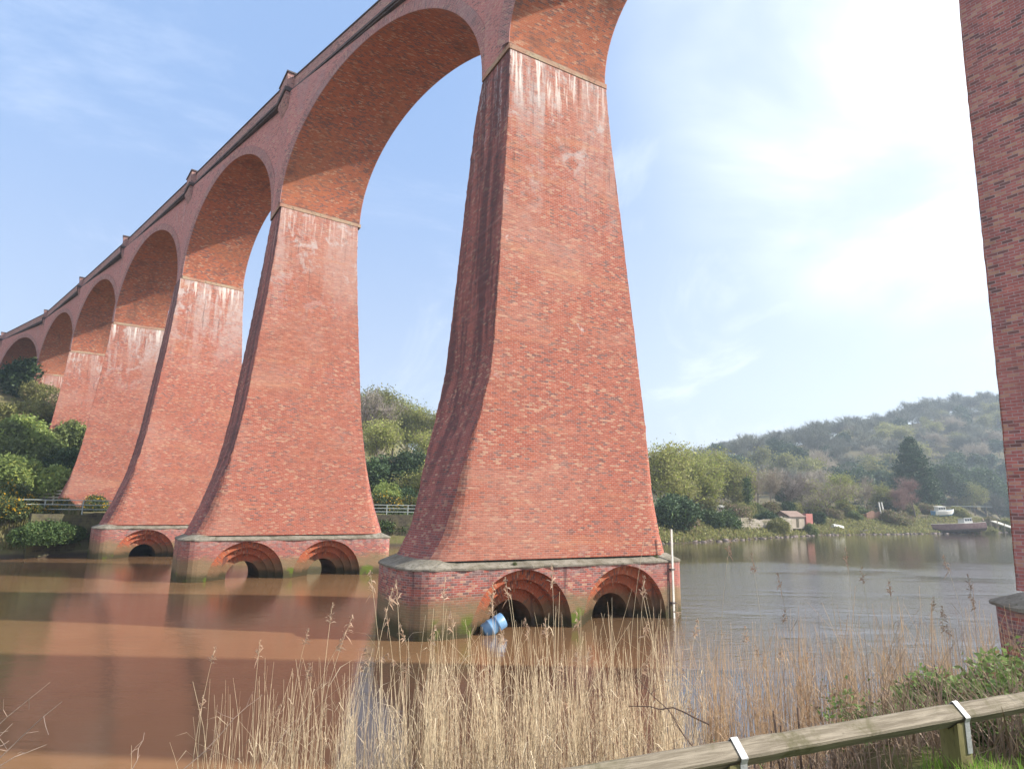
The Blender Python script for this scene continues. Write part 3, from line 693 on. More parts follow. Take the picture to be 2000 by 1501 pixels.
def twig_arrays(rg, tips, k, ln, wd, droop=0.0, spread=.7):
    V = []; 
    for p, d in tips:
        dirs = rg.normal(0, spread, (k, 3)) + d; dirs /= np.linalg.norm(dirs, axis=1)[:, None]; dirs[:, 2] -= droop
        L = ln * rg.uniform(.5, 1.2, (k, 1)); side = np.cross(dirs, rg.normal(0, 1, (k, 3))); side /= np.linalg.norm(side, axis=1)[:, None] + 1e-9
        st = p + dirs * L * rg.uniform(-.2, .25, (k, 1)); mid = st + dirs * L * .55 + rg.normal(0, .06, (k, 3)) * L; en = mid + dirs * L * .5 + rg.normal(0, .12, (k, 3)) * L
        V.append(np.stack([st - side * wd / 2, st + side * wd / 2, mid + side * wd * .35, mid - side * wd * .35, en + side * wd * .1, en - side * wd * .1], 1))
    V = np.concatenate(V).reshape(-1, 3); return V, rib(len(V) // 6)
def leaf_arrays(rg, centers, k, rad, size, flat=.0, asp=1.6, shell=False):
    c = np.repeat(np.asarray(centers), k, 0); n = len(c); off = rg.normal(0, 1, (n, 3))
    if shell: off /= np.linalg.norm(off, axis=1)[:, None]; off *= rg.uniform(.6, 1.05, (n, 1))
    rad = np.asarray(rad)
    c = c + off * (np.repeat(rad, k)[:, None] if rad.ndim else rad)
    a = rg.normal(0, 1, (n, 3)); a[:, 2] *= (1 - flat); a /= np.linalg.norm(a, axis=1)[:, None]; b = np.cross(a, rg.normal(0, 1, (n, 3))); b /= np.linalg.norm(b, axis=1)[:, None] + 1e-9
    s = size * rg.uniform(.6, 1.4, (n, 1)) / 2; h = s * asp
    nrm = np.cross(a, b) * s * .35
    V = np.stack([c - a * h, c + b * s * .8 + nrm, c + a * h, c - b * s * .8 + nrm], 1).reshape(-1, 3)
    return V, (np.arange(n)[:, None] * 4 + np.array([[0, 1, 2, 3]]))
def join(parts, mats, name):
    """parts: (V, F, matindex)"""
    V = []; F = []; mi = []; b = 0
    for v, f, m_ in parts: V.append(v); F.append(f + b); mi.append(np.full(len(f), m_)); b += len(v)
    return np_mesh(name, np.concatenate(V), F, mats, np.concatenate(mi))
def mb_arrays(mb):
    """MB tubes (quads only) to arrays"""
    return np.array(mb.v), np.array([f for f in mb.f if len(f) == 4])
class Proto: pass
def tree_proto(seed, height, spread=.8, levels=4, nch=(4, 4, 3), bark=None, twigm=None, twig=(10, 1.2, .05), leaf=None, trunk=.3, rad=.022, droop=0.0, upb=.35, crownz=None, squash=None, clear=0., far=False, width=None):
    rg = np.random.default_rng(seed); segs, tips = skeleton(rg, height, spread, levels, nch, trunk, .06, rad, upb, .12, clear)
    if width:
        ext = np.percentile([np.hypot(t[0][0], t[0][1]) for t in tips], 92); k = width / 2 / ext
        f = lambda q: q * np.array([k, k, 1.]); segs = [(f(p), r, lv) for p, r, lv in segs]; tips = [(f(p), d) for p, d in tips]
    P = Proto(); mb = wood(segs, None, 0.0); wv, wf = mb_arrays(mb)
    parts = []; mats = []
    if twigm is not None: v, f = twig_arrays(rg, tips, twig[0], twig[1], twig[2], droop); parts.append((v, f, len(mats))); mats.append(twigm)
    if leaf:
        for lm, k, rd, sz in leaf:
            c = np.array([t[0] for t in tips]); v, f = leaf_arrays(rg, c, k, rd, sz); parts.append((v, f, len(mats))); mats.append(lm)
    if far:
        P.one = join([(wv, wf, len(mats))] + parts, mats + [bark], 'tree')
    else:
        P.trunk = np_mesh('trunk', wv, [wf], bark, None, True); P.crown = join(parts, mats, 'crown')
    P.h = height
    return P
def bush_proto(seed, r, h, mats, n=(60, 40), size=.22, twigs=None, lumps=9):
    """irregular lumpy shrub: leaf clumps scattered over several overlapping lobes, with stems inside"""
    rg = np.random.default_rng(seed); cs = []; rs = []
    for i in range(lumps):
        a = rg.uniform(0, 6.28); q = rg.uniform(0, .75) * r; cs.append((q * math.cos(a), q * math.sin(a), h * rg.uniform(.22, .70) * (1 - .35 * q / r))); rs.append(rg.uniform(.28, .5) * min(r, h * .8))
    pts = []
    for c, rr in zip(cs, rs):
        v = rg.normal(0, 1, (n[0], 3)); v /= np.linalg.norm(v, axis=1)[:, None]; v *= rr * rg.uniform(.75, 1.12, (n[0], 1)); v[:, 2] *= .85; pts.append(v + c)
    pts = np.concatenate(pts); pts = pts[pts[:, 2] > .03 * h]
    parts = []
    split = rg.random(len(pts))
    for i, (mt, share, sz) in enumerate(mats):
        sel = pts[(split >= sum(q[1] for q in mats[:i])) & (split < sum(q[1] for q in mats[:i + 1]))]
        if i and len(sel): sel = sel[sel[:, 2] > .3 * h]
        v, f = leaf_arrays(rg, sel, n[1] if i == 0 else max(4, n[1] // 3), size * 1.3, size * sz); parts.append((v, f, i))
    P = Proto(); P.crown = join(parts, [q[0] for q in mats], 'foliage')
    mb = MB()
    for i, (c, rr) in enumerate(zip(cs, rs)):
        b = np.array([rg.normal(0, .06 * r), rg.normal(0, .06 * r), -.1]); c = np.array(c); mb.tube([b, b * .5 + c * .5 + rg.normal(0, .05 * r, 3), c, c + (c - b) * .3 + rg.normal(0, .08 * r, 3)], [.045 * r ** .5, .035, .02, .008], 4, 0, False)
        for k in range(twigs or 0):
            e = c + unit(rg.normal(0, 1, 3) + np.array([0, 0, .6])) * rr * rg.uniform(1.0, 1.5); mb.tube([c, (c + e) / 2 + rg.normal(0, .05, 3), e], [.018, .012, .004], 3, 0, False)
    wv, wf = mb_arrays(mb); P.trunk = np_mesh('stem', wv, [wf], m_bark, None, True); P.h = h
    return P
def plant(name, P, x, y, scale=1.0, label=None, cat='tree', group=None, rz=None, dz=-.08, names=('trunk', 'crown'), sz=None):
    rz = random.uniform(0, 6.28) if rz is None else rz
    e = empty(name, (x, y, gz(x, y) + dz), rz, label, cat, group, (scale, scale, scale * (sz or 1)))
    a = link(bpy.data.objects.new(names[0], P.trunk), e); b = link(bpy.data.objects.new(names[1], P.crown), e)
    return e
def shr(px, d): return float(np.interp(px, [1330, 1600, 1740, 1870, 1985], [1, .905, .86, .835, .815])) if (px > 1330 and d < 235) else 1.0
def at(px, d):
    d = d * shr(px, d); return (px - 1000) / 1207.39 * d * .985, d
B2 = ('stem', 'foliage')
# --- prototypes
bare = [tree_proto(11 + i, 12, .85, 4, (5, 4, 3), m_bark, m_twig, (12, 1.5, .045), None, .30, .020, clear=.4, width=9) for i in range(2)]
palebare = [tree_proto(21 + i, 11, .7, 4, (5, 4, 3), m_palebark, m_twigpale, (12, 1.3, .045), None, .34, .018, width=7) for i in range(2)]
redbare = tree_proto(31, 11, .75, 4, (5, 4, 4), m_bark, m_twigred, (14, 1.5, .04), None, .25, .016, width=10)
bud = [tree_proto(41 + i, 12, .9, 4, (5, 4, 3), m_bark, m_twig, (5, 1.2, .04), [(m_bud, 34, .75, .26), (m_budlight, 10, .8, .24)], .28, .02, width=10) for i in range(2)]
budy = [tree_proto(51 + i, 12, .9, 4, (5, 4, 3), m_bark, m_twigpale, (6, 1.2, .04), [(m_budlight, 26, .7, .24), (m_bud, 14, .8, .26)], .28, .02, width=10) for i in range(2)]
willow = tree_proto(61, 9, 1.0, 4, (6, 5, 3), m_bark, m_twigpale, (16, 1.6, .045), [(m_budlight, 7, .8, .2)], .14, .02, 0.0, .2, width=13)
everg = [tree_proto(71 + i, 11, .8, 4, (5, 5, 3), m_bark, None, leaf=[(m_dark, 70, .75, .34), (m_ivy, 22, .8, .34)], trunk=.3, width=8) for i in range(2)]
def conifer_proto(seed, h, wd):
    rg = np.random.default_rng(seed); P = Proto(); mb = MB(); mb.tube([(0, 0, -.2), (0, 0, h * .5), (0, 0, h)], [h * .018, h * .011, .02], 7)
    V, F = mb_arrays(mb); cs = []
    for z in np.linspace(h * .10, h * .985, 46):
        f = (z / h); rmax = wd / 2 * (1.0 if f < .3 else ((1 - f) / .7) ** .72) * (.7 + .3 * min(1, f / .18))
        for k in range(max(4, int(13 * rmax / wd * 2))):
            a = rg.uniform(0, 6.28); L = rmax * rg.uniform(.72, 1.16); e = np.array([L * math.cos(a), L * math.sin(a), z + L * .22])
            mb.tube([(0, 0, z - .2), e * [.6, .6, 1] - [0, 0, .3 * L * .3], e], [.05, .035, .012], 3, 0, False)
            for q in np.linspace(.45, 1.0, 4): cs.append(e * [q, q, 1] + [0, 0, (q - 1) * L * .3])
    V, F = mb_arrays(mb); P.trunk = np_mesh('trunk', V, [F], m_bark, None, True)
    v, f = leaf_arrays(rg, cs, 16, .50, .42, .0, 1.7); P.crown = join([(v, f, 0)], [m_conifer], 'crown'); P.h = h; return P
conif = conifer_proto(5, 27, 15)
shr_g = [bush_proto(81 + i, 2.4, 3.0, [(m_green, .75, 1), (m_bright, .25, 1)], (90, 24), .17, 5) for i in range(2)]
shr_b = [bush_proto(91 + i, 2.4, 3.2, [(m_bright, .7, 1), (m_budlight, .3, 1)], (95, 24), .16, 5) for i in range(2)]
shr_d = [bush_proto(101 + i, 2.4, 3.2, [(m_dark, .7, 1), (m_ivy, .3, 1)], (90, 24), .18, 4) for i in range(2)]
shr_o = [bush_proto(111 + i, 2.4, 3.0, [(m_bud, .6, 1), (m_roughgrass, .4, 1)], (85, 18), .16, 12) for i in range(2)]
shr_br = [bush_proto(121 + i, 2.4, 2.6, [(m_roughgrass, .6, 1), (m_twigred, .4, 1)], (70, 16), .16, 20) for i in range(2)]
gorse = [bush_proto(131 + i, 1.9, 2.4, [(m_gorseg, .58, 1), (m_gorsef, .42, .95)], (110, 14), .15, 2) for i in range(3)]
ivyp = bush_proto(141, 2.2, 2.4, [(m_ivy, .8, 1), (m_green, .2, 1)], (90, 18), .20, 2)

# --- hillside to the left of the viaduct
LH = [ # px, distance, scale, proto, label
 (8, 116, 1.7, shr_o[0], 'rounded olive shrub on the hill crest below the last viaduct arch'),
 (42, 112, 1.5, shr_g[0], 'mid green shrub under the smallest arch at the hilltop'),
 (62, 110, 1.3, shr_d[0], 'dark green shrub against the foot of the farthest pier'),
 (22, 100, 1.9, shr_d[1], 'darkest bush on the upper hillside at the left edge'),
 (58, 98, 1.3, shr_o[1], 'sparse olive shrub between dark bush and brown thicket'),
 (88, 96, 1.25, shr_br[0], 'brown dead thicket below the pale pier foot on the hillside'),
 (110, 92, 1.0, shr_o[0], 'small olive bush beside the brown thicket on the hillside'),
 (150, 90, 1.25, shr_d[0], 'dark bush pressed against the left side of the fourth pier'),
 (128, 84, 1.4, shr_g[1], 'broad mid green shrub halfway up the hillside by the piers'),
 (70, 86, 1.5, shr_br[1], 'pale brown scrub patch halfway up the left hillside'),
 (20, 84, 1.6, shr_o[1], 'yellowish scrub on the left hillside above the bright bushes'),
 (40, 76, 1.75, shr_b[0], 'large bright green bush low on the left hillside'),
 (8, 74, 1.6, shr_g[0], 'green bush cut by the left edge low on the hillside'),
 (92, 76, 1.5, shr_g[1], 'dull green bush between the bright bush and the brick pier'),
 (125, 75, 1.2, shr_d[1], 'dark bush behind the white timber fence'),
 (58, 69, 1.45, shr_b[1], 'bright green bush directly above the flowering gorse'),
 (12, 68, 1.4, shr_b[0], 'lime green bush at the left edge above the gorse')]
for px, d, s, P, lb in LH: plant('hillside_shrub', P, *at(px, d), s, lb, 'shrub', 'shrubs on the left hillside', None, -.1, B2)
GO = [(12, 56, 1.1, 'gorse bush in yellow flower at the left edge of the river bank'), (42, 55, 1.0, 'gorse bush in yellow flower second from the left edge'),
 (76, 53.0, .45, 'gorse bush spilling over the left end of the river wall'), (101, 53.6, .45, 'gorse bush on the river wall below the middle of the timber fence'), (127, 56, .55, 'gorse bush half hiding the left end of the metal railing'),
 (196, 66, .75, 'small gorse bush in front of the fourth pier foot'), (24, 51.5, .8, 'low gorse bush on the slope of the left grassy bank'),
 (742, 80, 1.05, 'gorse bush beside the third pier seen behind the railing'), (772, 79, 1.0, 'gorse bush behind the middle of the railing between two piers'), (806, 81, 1.05, 'gorse bush next to the nearest pier behind the railing')]
for i, (px, d, s, lb) in enumerate(GO): plant('gorse_bush', gorse[i % 3], *at(px, d), s, lb, 'gorse', 'flowering gorse bushes on the far bank', None, -.1, B2)
GAP = [('bare_tree', bare[0], 722, 128, 1.12, 'tall thin bare tree rising beside the third pier'),
 ('leafing_tree', bud[0], 735, 134, 1.15, 'olive tree on the ridge next to the third pier'), ('leafing_tree', budy[0], 765, 138, 1.1, 'yellow green tree on the ridge between the two river piers'),
 ('leafing_tree', bud[1], 795, 140, 1.0, 'olive tree at the middle of the ridge between the river piers'), ('leafing_tree', budy[1], 828, 136, 1.0, 'yellow green tree on the ridge by the nearest pier'),
 ('leafing_tree', bud[0], 860, 134, 1.0, 'olive ridge tree partly hidden by the nearest pier'),
 ('leafing_tree', budy[1], 748, 118, .85, 'lower yellow green tree in front of the ridge trees'), ('leafing_tree', budy[0], 845, 116, .95, 'yellow green tree close to the edge of the nearest pier'),
 ('bare_tree', palebare[0], 772, 104, .85, 'pale bare tree with several stems between the river piers'), ('bare_tree', palebare[1], 792, 106, .8, 'pale bare tree left of the ivy clad tree'),
 ('ivy_tree', everg[0], 812, 98, .82, 'dark ivy clad tree between the two river piers'), ('evergreen_tree', everg[1], 724, 96, .75, 'dark evergreen against the edge of the third pier'),
 ('leafing_tree', bud[1], 842, 92, .62, 'soft olive tree low down beside the nearest pier')]
for nm, P, px, d, s, lb in GAP: plant(nm, P, *at(px, d), s, lb, 'tree', 'trees seen between the river piers')
plant('green_bush', shr_b[1], *at(762, 87), 1.35, 'brightest green bush between the two river piers above the gorse', 'shrub', None, None, -.1, B2)
plant('green_bush', shr_d[0], *at(797, 88), 1.2, 'dark bush under the ivy clad tree between the piers', 'shrub', None, None, -.1, B2)

# --- right bank
RB = [('leafing_tree', bud[0], 1292, 104, 1.0, 'olive tree rising right behind the nearest pier'), ('leafing_tree', budy[1], 1345, 112, .86, 'pale budding tree at the left end of the bank wall'),
 ('leafing_tree', bud[1], 1325, 124, 1.0, 'rounded olive tree behind the pale budding tree'), ('leafing_tree', budy[0], 1395, 132, 1.16, 'largest yellow green tree on the right bank'),
 ('leafing_tree', bud[0], 1432, 140, 1.0, 'olive tree right of the largest yellow green tree'),
 ('bare_tree', palebare[0], 1483, 140, 1.0, 'bare tree with a slim dark trunk beside the ivy covered trunk'), ('bare_tree', palebare[1], 1512, 146, 1.0, 'slim bare tree above the middle of the bank wall'),
 ('bare_tree', bare[0], 1545, 152, .95, 'bare brown tree behind the low shed'), ('bare_tree', bare[1], 1570, 160, .9, 'bare grey tree above the red end of the shed'),
 ('willow_tree', willow, 1612, 158, 1.05, 'broad pale willow behind the upturned dinghy'), ('leafing_tree', budy[1], 1645, 172, .95, 'tan budding tree right of the pale willow'),
 ('bare_tree', palebare[0], 1690, 182, 1.1, 'bare tree standing over the brick ruin'), ('leafing_tree', bud[1], 1725, 190, .85, 'olive tree right of the brick ruin'), 
 ('bare_tree', redbare, 1788, 192, 1.05, 'reddish bare tree in front of the big dark conifer'), ('bare_tree', redbare, 1752, 186, .8, 'smaller reddish bare tree left of the beached boats'),
 ('evergreen_tree', everg[0], 1845, 240, 1.4, 'dark evergreen behind the blue boat'), ('evergreen_tree', everg[1], 1885, 252, 1.5, 'dark evergreen on the slope right of the conifer'),
 ('evergreen_tree', everg[0], 1925, 258, 1.55, 'dark evergreen above the timber jetty'), ('evergreen_tree', everg[1], 1962, 250, 1.3, 'dark evergreen next to the right edge pier'), ('leafing_tree', bud[0], 1905, 238, 1.0, 'small olive tree among the evergreens behind the boats'),
 ('evergreen_tree', everg[1], 1660, 205, 1.1, 'dark green tree between the willow and the conifer'), ('evergreen_tree', everg[0], 1535, 185, .9, 'dark green tree behind the slim bare trees')]
for nm, P, px, d, s, lb in RB: plant(nm, P, *at(px, d), s * shr(px, d), lb, 'tree', 'trees along the right bank')
plant('conifer_tree', conif, *at(1792, 216), .86, 'tall dark pointed conifer standing over the right bank', 'tree')
RS = [(shr_d[1], 1318, 96, 1.75, 'large dark bush overhanging the water behind the nearest pier'), (shr_br[0], 1342, 98, 1.35, 'russet bush at the left end of the bank wall'),
 (shr_br[1], 1432, 120, 1.45, 'orange brown bush above the middle of the bank wall'), (ivyp, 1385, 108, 1.15, 'ivy bush hanging over the left part of the bank wall'), (ivyp, 1418, 112, 1.25, 'ivy bush hanging over the bank wall beside the pale caravan'),
 (shr_d[0], 1500, 126, 1.15, 'dark bramble bush on top of the bank wall'), (shr_o[0], 1520, 124, 1.15, 'rounded olive bush against the wall left of the shed'), (shr_g[0], 1579, 136, .8, 'green bush over the red end of the shed'),
 (shr_d[1], 1598, 150, .95, 'dark thicket between the shed and the upturned dinghy'), (shr_g[1], 1668, 165, .9, 'pale green bush right of the upturned dinghy'), (shr_br[0], 1735, 172, 1.5, 'brown scrub right of the brick ruin'),
 (shr_br[1], 1762, 176, 1.4, 'brown scrub left of the beached boats'), (shr_br[0], 1902, 184, 1.9, 'brown leafless bush right of the blue boat'), (shr_o[1], 1922, 186, 1.2, 'yellowish bush behind the stern of the wreck'), (shr_o[1], 1455, 130, 1.2, 'olive bush at the foot of the ivy covered trunk')]
for P, px, d, s, lb in RS: plant('bank_bush', P, *at(px, d), s * shr(px, d), lb, 'shrub', 'bushes along the right bank', None, -.1, B2)
for i, (px, d, s) in enumerate(((1375, 122, 1.5), (1410, 128, 1.4), (1450, 138, 1.5), (1478, 140, 1.3), (1505, 144, 1.5), (1532, 148, 1.3), (1556, 152, 1.3), (1625, 160, 1.2), (1650, 168, 1.5), (1680, 176, 1.4), (1700, 184, 1.5), (1740, 190, 1.5), (1775, 196, 1.5), (1808, 200, 1.5), (1835, 205, 1.4), (1608, 175, 1.6), (1580, 172, 1.5), (1720, 205, 1.8), (1870, 208, 1.5), (1930, 205, 1.6), (1965, 205, 1.6))):
    P = (shr_o, shr_br, shr_o, shr_g, shr_br, shr_d)[i % 6][i % 2]; plant('scrub_bush', P, *at(px, d), s * shr(px, d), '%s scrub bush in the thicket under the right bank trees' % ('olive', 'brown', 'olive', 'green', 'brown', 'dark')[i % 6], 'shrub', '%s scrub under the right bank trees' % ('olive', 'brown', 'olive', 'green', 'brown', 'dark')[i % 6], None, -.1, B2)
# ivy covered bare trunk
rg = np.random.default_rng(77); e = empty('ivy_clad_tree', (*at(1464, 132), gz(*at(1464, 132)) - .1), 0, 'narrow upright trunk clothed in green ivy above the bank wall', 'tree')
mb = MB(); mb.tube([(0, 0, 0), (.1, 0, 4), (0, .1, 9.5)], [.22, .16, .06], 7); v, f = mb_arrays(mb); link(bpy.data.objects.new('trunk', np_mesh('trunk', v, [f], m_bark)), e)
cs = np.column_stack([rg.normal(0, .22, 90), rg.normal(0, .22, 90), rg.uniform(.2, 8.2, 90)]); v, f = leaf_arrays(rg, cs, 26, .32, .22); link(bpy.data.objects.new('ivy', join([(v, f, 0)], [m_ivy], 'ivy')), e)

# --- wood on the far hill: bare, budding and evergreen trees, one object each
far_b = [tree_proto(201 + i, 12, .85, 4, (4, 4, 3), m_bark, m_twigfar, (13, 2.2, .095), None, .20, .020, far=True, width=13).one for i in range(3)]
far_p = [tree_proto(211 + i, 12, .8, 4, (4, 4, 3), m_palebark, m_twigpale, (13, 2.2, .095), None, .20, .020, far=True, width=13).one for i in range(2)]
far_l = [tree_proto(221 + i, 11, .85, 4, (4, 4, 3), m_bark, m_twig, (3, 2.0, .08), [(m_bud, 14, 1.0, .5)], .3, .022, far=True, width=11).one for i in range(2)]
far_e = [tree_proto(231 + i, 11, .85, 4, (4, 4, 3), m_bark, None, leaf=[(m_dark, 30, .95, .62)], trunk=.3, far=True, width=9).one for i in range(2)]
rg = np.random.default_rng(99); cand = []
for row, d in enumerate([238, 255, 272, 290, 308, 326, 345, 364, 384, 404, 424, 446]):
    step = 9.5 / d * 1207
    for px in np.arange(1265 + (row % 2) * step / 2, 2075, step * 1.08):
        dd = d + rg.normal(0, 4) + (px - 1600) * .03; x, y = at(px + rg.normal(0, step * .2), dd)
        yr = 340 + (x - 60) * .4
        if y > yr + 12: continue
        if y < yr - 165 and px < 1700: continue
        if px < 1420 and y > yr - 45 and rg.random() < .75: continue          # open field on the left part of the crest
        sky_ = y > yr - 14
        cand.append((px, x, y, sky_))
crest = []
for px in np.arange(1400, 2075, 11.5):
    x0 = (px - 1000) / 1207 * 400 * .985; d_ = 340 + ((px - 1000) / 1207 * 430 - 60) * .4 + rg.normal(0, 5); x, y = at(px, d_); crest.append((px, x, y, True))
print('hill', len(cand), len(crest))
rg.shuffle(cand)
cand = sorted(cand, key=lambda c: 0 if c[3] else 1)[:292 - len(crest)] + crest
for px, x, y, s_ in cand:
    u = rg.random()
    low = (y < 300)
    me = far_b[rg.integers(3)] if (s_ or u < .42) else (far_p[rg.integers(2)] if u < .52 else (far_l[rg.integers(2)] if u < .80 else far_e[rg.integers(2)]))
    if px > 1840 and not s_ and u > .6: me = far_e[rg.integers(2)]
    o_ = bpy.data.objects.new('woodland_tree', me); k = rg.uniform(.8, 1.2) * (.85 if s_ else 1.0) * (1.25 if px > 1780 and s_ else 1)
    o_.location = (x, y, gz(x, y) - .3); o_.rotation_euler = (0, 0, rg.uniform(0, 6.28)); o_.scale = (k, k, k * rg.uniform(.85, 1.1))
    link(o_); kind_ = 'evergreen' if me in far_e else ('budding' if me in far_l else ('pale bare' if me in far_p else 'bare'))
    tag(o_, 'hazy %s tree %s' % (kind_, 'along the skyline of the distant wooded hill' if s_ else 'in the wood on the distant hillside'), 'tree', '%s trees %s' % (kind_, 'on the hill skyline' if s_ else 'of the hillside wood'))

# --- walls, railings and fences on the far bank
def polyline_wall(name, pts, th, zb, zt, mat, label, cat, jag=.0, seed=1):
    mb = MB(); L = 0; lr = np.random.default_rng(seed)
    P = []
    for (a, b) in zip(pts[:-1], pts[1:]):
        n = max(1, int(math.dist(a, b) / 1.0)); P += [(a[0] + (b[0] - a[0]) * i / n, a[1] + (b[1] - a[1]) * i / n) for i in range(n)]
    P.append(pts[-1]); P = np.array(P, float); tg = np.gradient(P, axis=0); tg /= np.linalg.norm(tg, axis=1)[:, None]; nr = np.stack([-tg[:, 1], tg[:, 0]], 1) * th / 2
    s_ = np.concatenate([[0], np.cumsum(np.hypot(*np.diff(P, axis=0).T))]); zz_ = (zt if not callable(zt) else zt(s_)) + lr.normal(0, jag, len(P)); zb_ = np.full(len(P), zb)
    A = P - nr; B = P + nr
    r4 = [np.column_stack([A, zb_]), np.column_stack([A, zz_]), np.column_stack([B, zz_]), np.column_stack([B, zb_])]
    for i, (p_, q_) in enumerate(zip(r4[:-1], r4[1:])):
        U = np.stack([np.stack([s_, p_[:, 2]], 1), np.stack([s_, q_[:, 2] + (.5 if i == 1 else 0)], 1)]); mb.grid(np.array([p_, q_]), U)
    for i in (0, -1): mb.poly([r[i] for r in r4], [(0, zb), (0, zz_[i]), (th, zz_[i]), (th, zb)])
    return tag(mb.build(name, mat), label, cat)
RW = [(-38.6, 51.0), (-36.4, 53.7), (-27.4, 62.7), (-16.2, 71.8), (0, 77.8), (8, 80.5)]
polyline_wall('river_wall', RW, .7, -1.2, 3.45, m_riverwall, 'dark lichened stone wall holding up the far river bank behind the piers', 'wall', .05, 2)
BW = [at(1338, 103), at(1385, 109), at(1440, 116), at(1500, 124), at(1545, 131)]
polyline_wall('bank_wall', BW, .5, .6, lambda s: 3.15 + .25 * np.sin(s * .5), m_farwall, 'pale stone garden wall above the right bank, half hidden by ivy', 'wall', .10, 3)
def railing(name, pts, z, h, nr_, mat, label, cat, sp=2.6, pr=.05, rr=.035, square=False, zoff=0):
    e = empty(name, (pts[0][0], pts[0][1], z), 0, label, cat); b0 = np.array([pts[0][0], pts[0][1], z])
    line = []
    for a, b in zip(pts[:-1], pts[1:]):
        n = max(1, round(math.dist(a, b) / sp))
        for i in range(n): line.append((a[0] + (b[0] - a[0]) * i / n, a[1] + (b[1] - a[1]) * i / n))
    line.append(pts[-1])
    for q in line:
        mb = MB(); p0 = np.array([q[0], q[1], z]) - b0; mb.tube([p0 - [0, 0, .3], p0 + [0, 0, h + .04]], pr, 4 if square else 6); mb.build('post', mat, e)
    for k in range(nr_):
        zz__ = h * (1 - k / nr_) - (.03 if square else 0); mb = MB(); mb.tube([np.array([q[0], q[1], z + zz__]) - b0 + ([0, -pr, 0] if square else [0, 0, 0]) for q in pts], rr, 4 if square else 6); mb.build('rail', mat, e)
    return e
off = lambda P, k: [(x - .5 * k, y + .87 * k) for x, y in P]
railing('metal_railing', off([(-41, 51)] + RW[1:], .9), 3.4, 1.15, 3, m_rail, 'thin grey metal railing running along the top of the river wall', 'railing', 2.5, .055, .045)
railing('timber_fence', [at(76, 69.5), at(148, 68.5)], 4.15, 1.4, 4, m_whitefence, 'bleached timber post and rail fence beside the fourth pier', 'fence', 2.4, .085, .075, True)

# --- buildings and boats of the right bank
def ori(px, d, ang, z): x, y = at(px, d); return (x, y, z), ang
loc, an = ori(1562, 134, .62, 1.9); e = empty('low_shed', loc, an, 'low cream shed with a rusty roof and a red painted end wall', 'shed')
mb = MB(); mb.box((-3.6, 0, -.6), (2.0, 3.2, 1.75)); mb.build('wall', m_cream, e)
mb = MB(); mb.box((2.003, -.25, -.6), (4.4, 3.2, 2.25)); mb.build('end_wall', m_redwall, e)
mb = MB(); mb.poly([(-3.9, -.35, 1.70), (2.0, -.35, 1.70), (2.0, 1.6, 2.75), (-3.9, 1.6, 2.75)]); mb.poly([(-3.9, 1.6, 2.75), (2.0, 1.6, 2.75), (2.0, 3.5, 1.7), (-3.9, 3.5, 1.7)]); mb.poly([(-3.9, -.35, 1.62), (-3.9, 1.6, 2.67), (2.0, 1.6, 2.67), (2.0, -.35, 1.62)]); mb.poly([(-3.9, -.35, 1.62), (2.0, -.35, 1.62), (2.0, -.35, 1.70), (-3.9, -.35, 1.70)])
mb.poly([(-3.602, 0, 1.75), (-3.602, 3.2, 1.75), (-3.602, 1.6, 2.66)]); mb.build('roof', m_rustroof, e)
mb = MB(); mb.box((-1.2, -.03, -.4), (-.3, .0, 1.3)); mb.build('door', m_darkwood, e)
loc, an = ori(1396, 124, .25, 3.2); e = empty('caravan', loc, an, 'small white caravan glimpsed through trees above the ivy covered wall', 'caravan')
mb = MB()
prof = [(-1.9, .5), (1.7, .5), (2.0, 1.2), (1.75, 2.3), (-1.6, 2.35), (-2.0, 1.7)]
mb.poly([(x, -1, z) for x, z in prof]); mb.poly([(x, 1, z) for x, z in prof][::-1])
for (x0, z0), (x1, z1) in zip(prof, prof[1:] + prof[:1]): mb.poly([(x0, -1, z0), (x0, 1, z0), (x1, 1, z1), (x1, -1, z1)])
mb.build('body', m_white, e)
for x in (-1.2, .5): mb = MB(); mb.box((x, -1.02, 1.35), (x + .9, -1.003, 1.95)); mb.build('window', m_glass, e)
mb = MB(); mb.tube([(0, -1.02, .35), (0, -.8, .35)], .35, 12); mb.build('wheel', m_darkstone, e)
loc, an = ori(1712, 172, .2, gz(*at(1712, 172))); e = empty('brick_ruin', loc, an, 'low ruined hut of tan brick with two leaning white boards', 'ruin')
mb = MB()
top = [1.5, 1.9, 2.2, 1.7, 2.0, 1.2, 1.6]
for i in range(6):
    x0, x1 = -2.6 + i * .9, -2.6 + (i + 1) * .9; mb.poly([(x0, 0, -.3), (x1, 0, -.3), (x1, 0, top[i + 1]), (x0, 0, top[i])]); mb.poly([(x0, .35, -.3), (x0, .35, top[i]), (x1, .35, top[i + 1]), (x1, .35, -.3)]); mb.poly([(x0, 0, top[i]), (x1, 0, top[i + 1]), (x1, .35, top[i + 1]), (x0, .35, top[i])])
for x in (-2.6, 2.45): mb.box((x, .353, -.3), (x + .35, 2.6, 1.4))
mb.build('wall', m_brickruin, e)
for x, t_ in ((.9, .22), (1.8, .28)): mb = MB(); mb.tube([(x + .4, -.3, -.2), (x + .4 - 4.4 * t_ * .5, -.2, 4.2)], .16, 4); mb.build('board', m_white, e)
loc, an = ori(1893, 216, .1, gz(*at(1893, 216))); e = empty('boat_shelter', loc, an, 'flat roofed open shelter on posts behind the blue boat', 'shelter')
mb = MB(); mb.box((-6.2, -1.6, 3.6), (6.2, 1.6, 3.72)); mb.build('roof', m_rail, e)
for x in (-5.0, -.5, 4.5): mb = MB(); mb.tube([(x, -1.3, -.4), (x, -1.3, 3.6)], .09, 4); mb.build('post', m_timber, e)
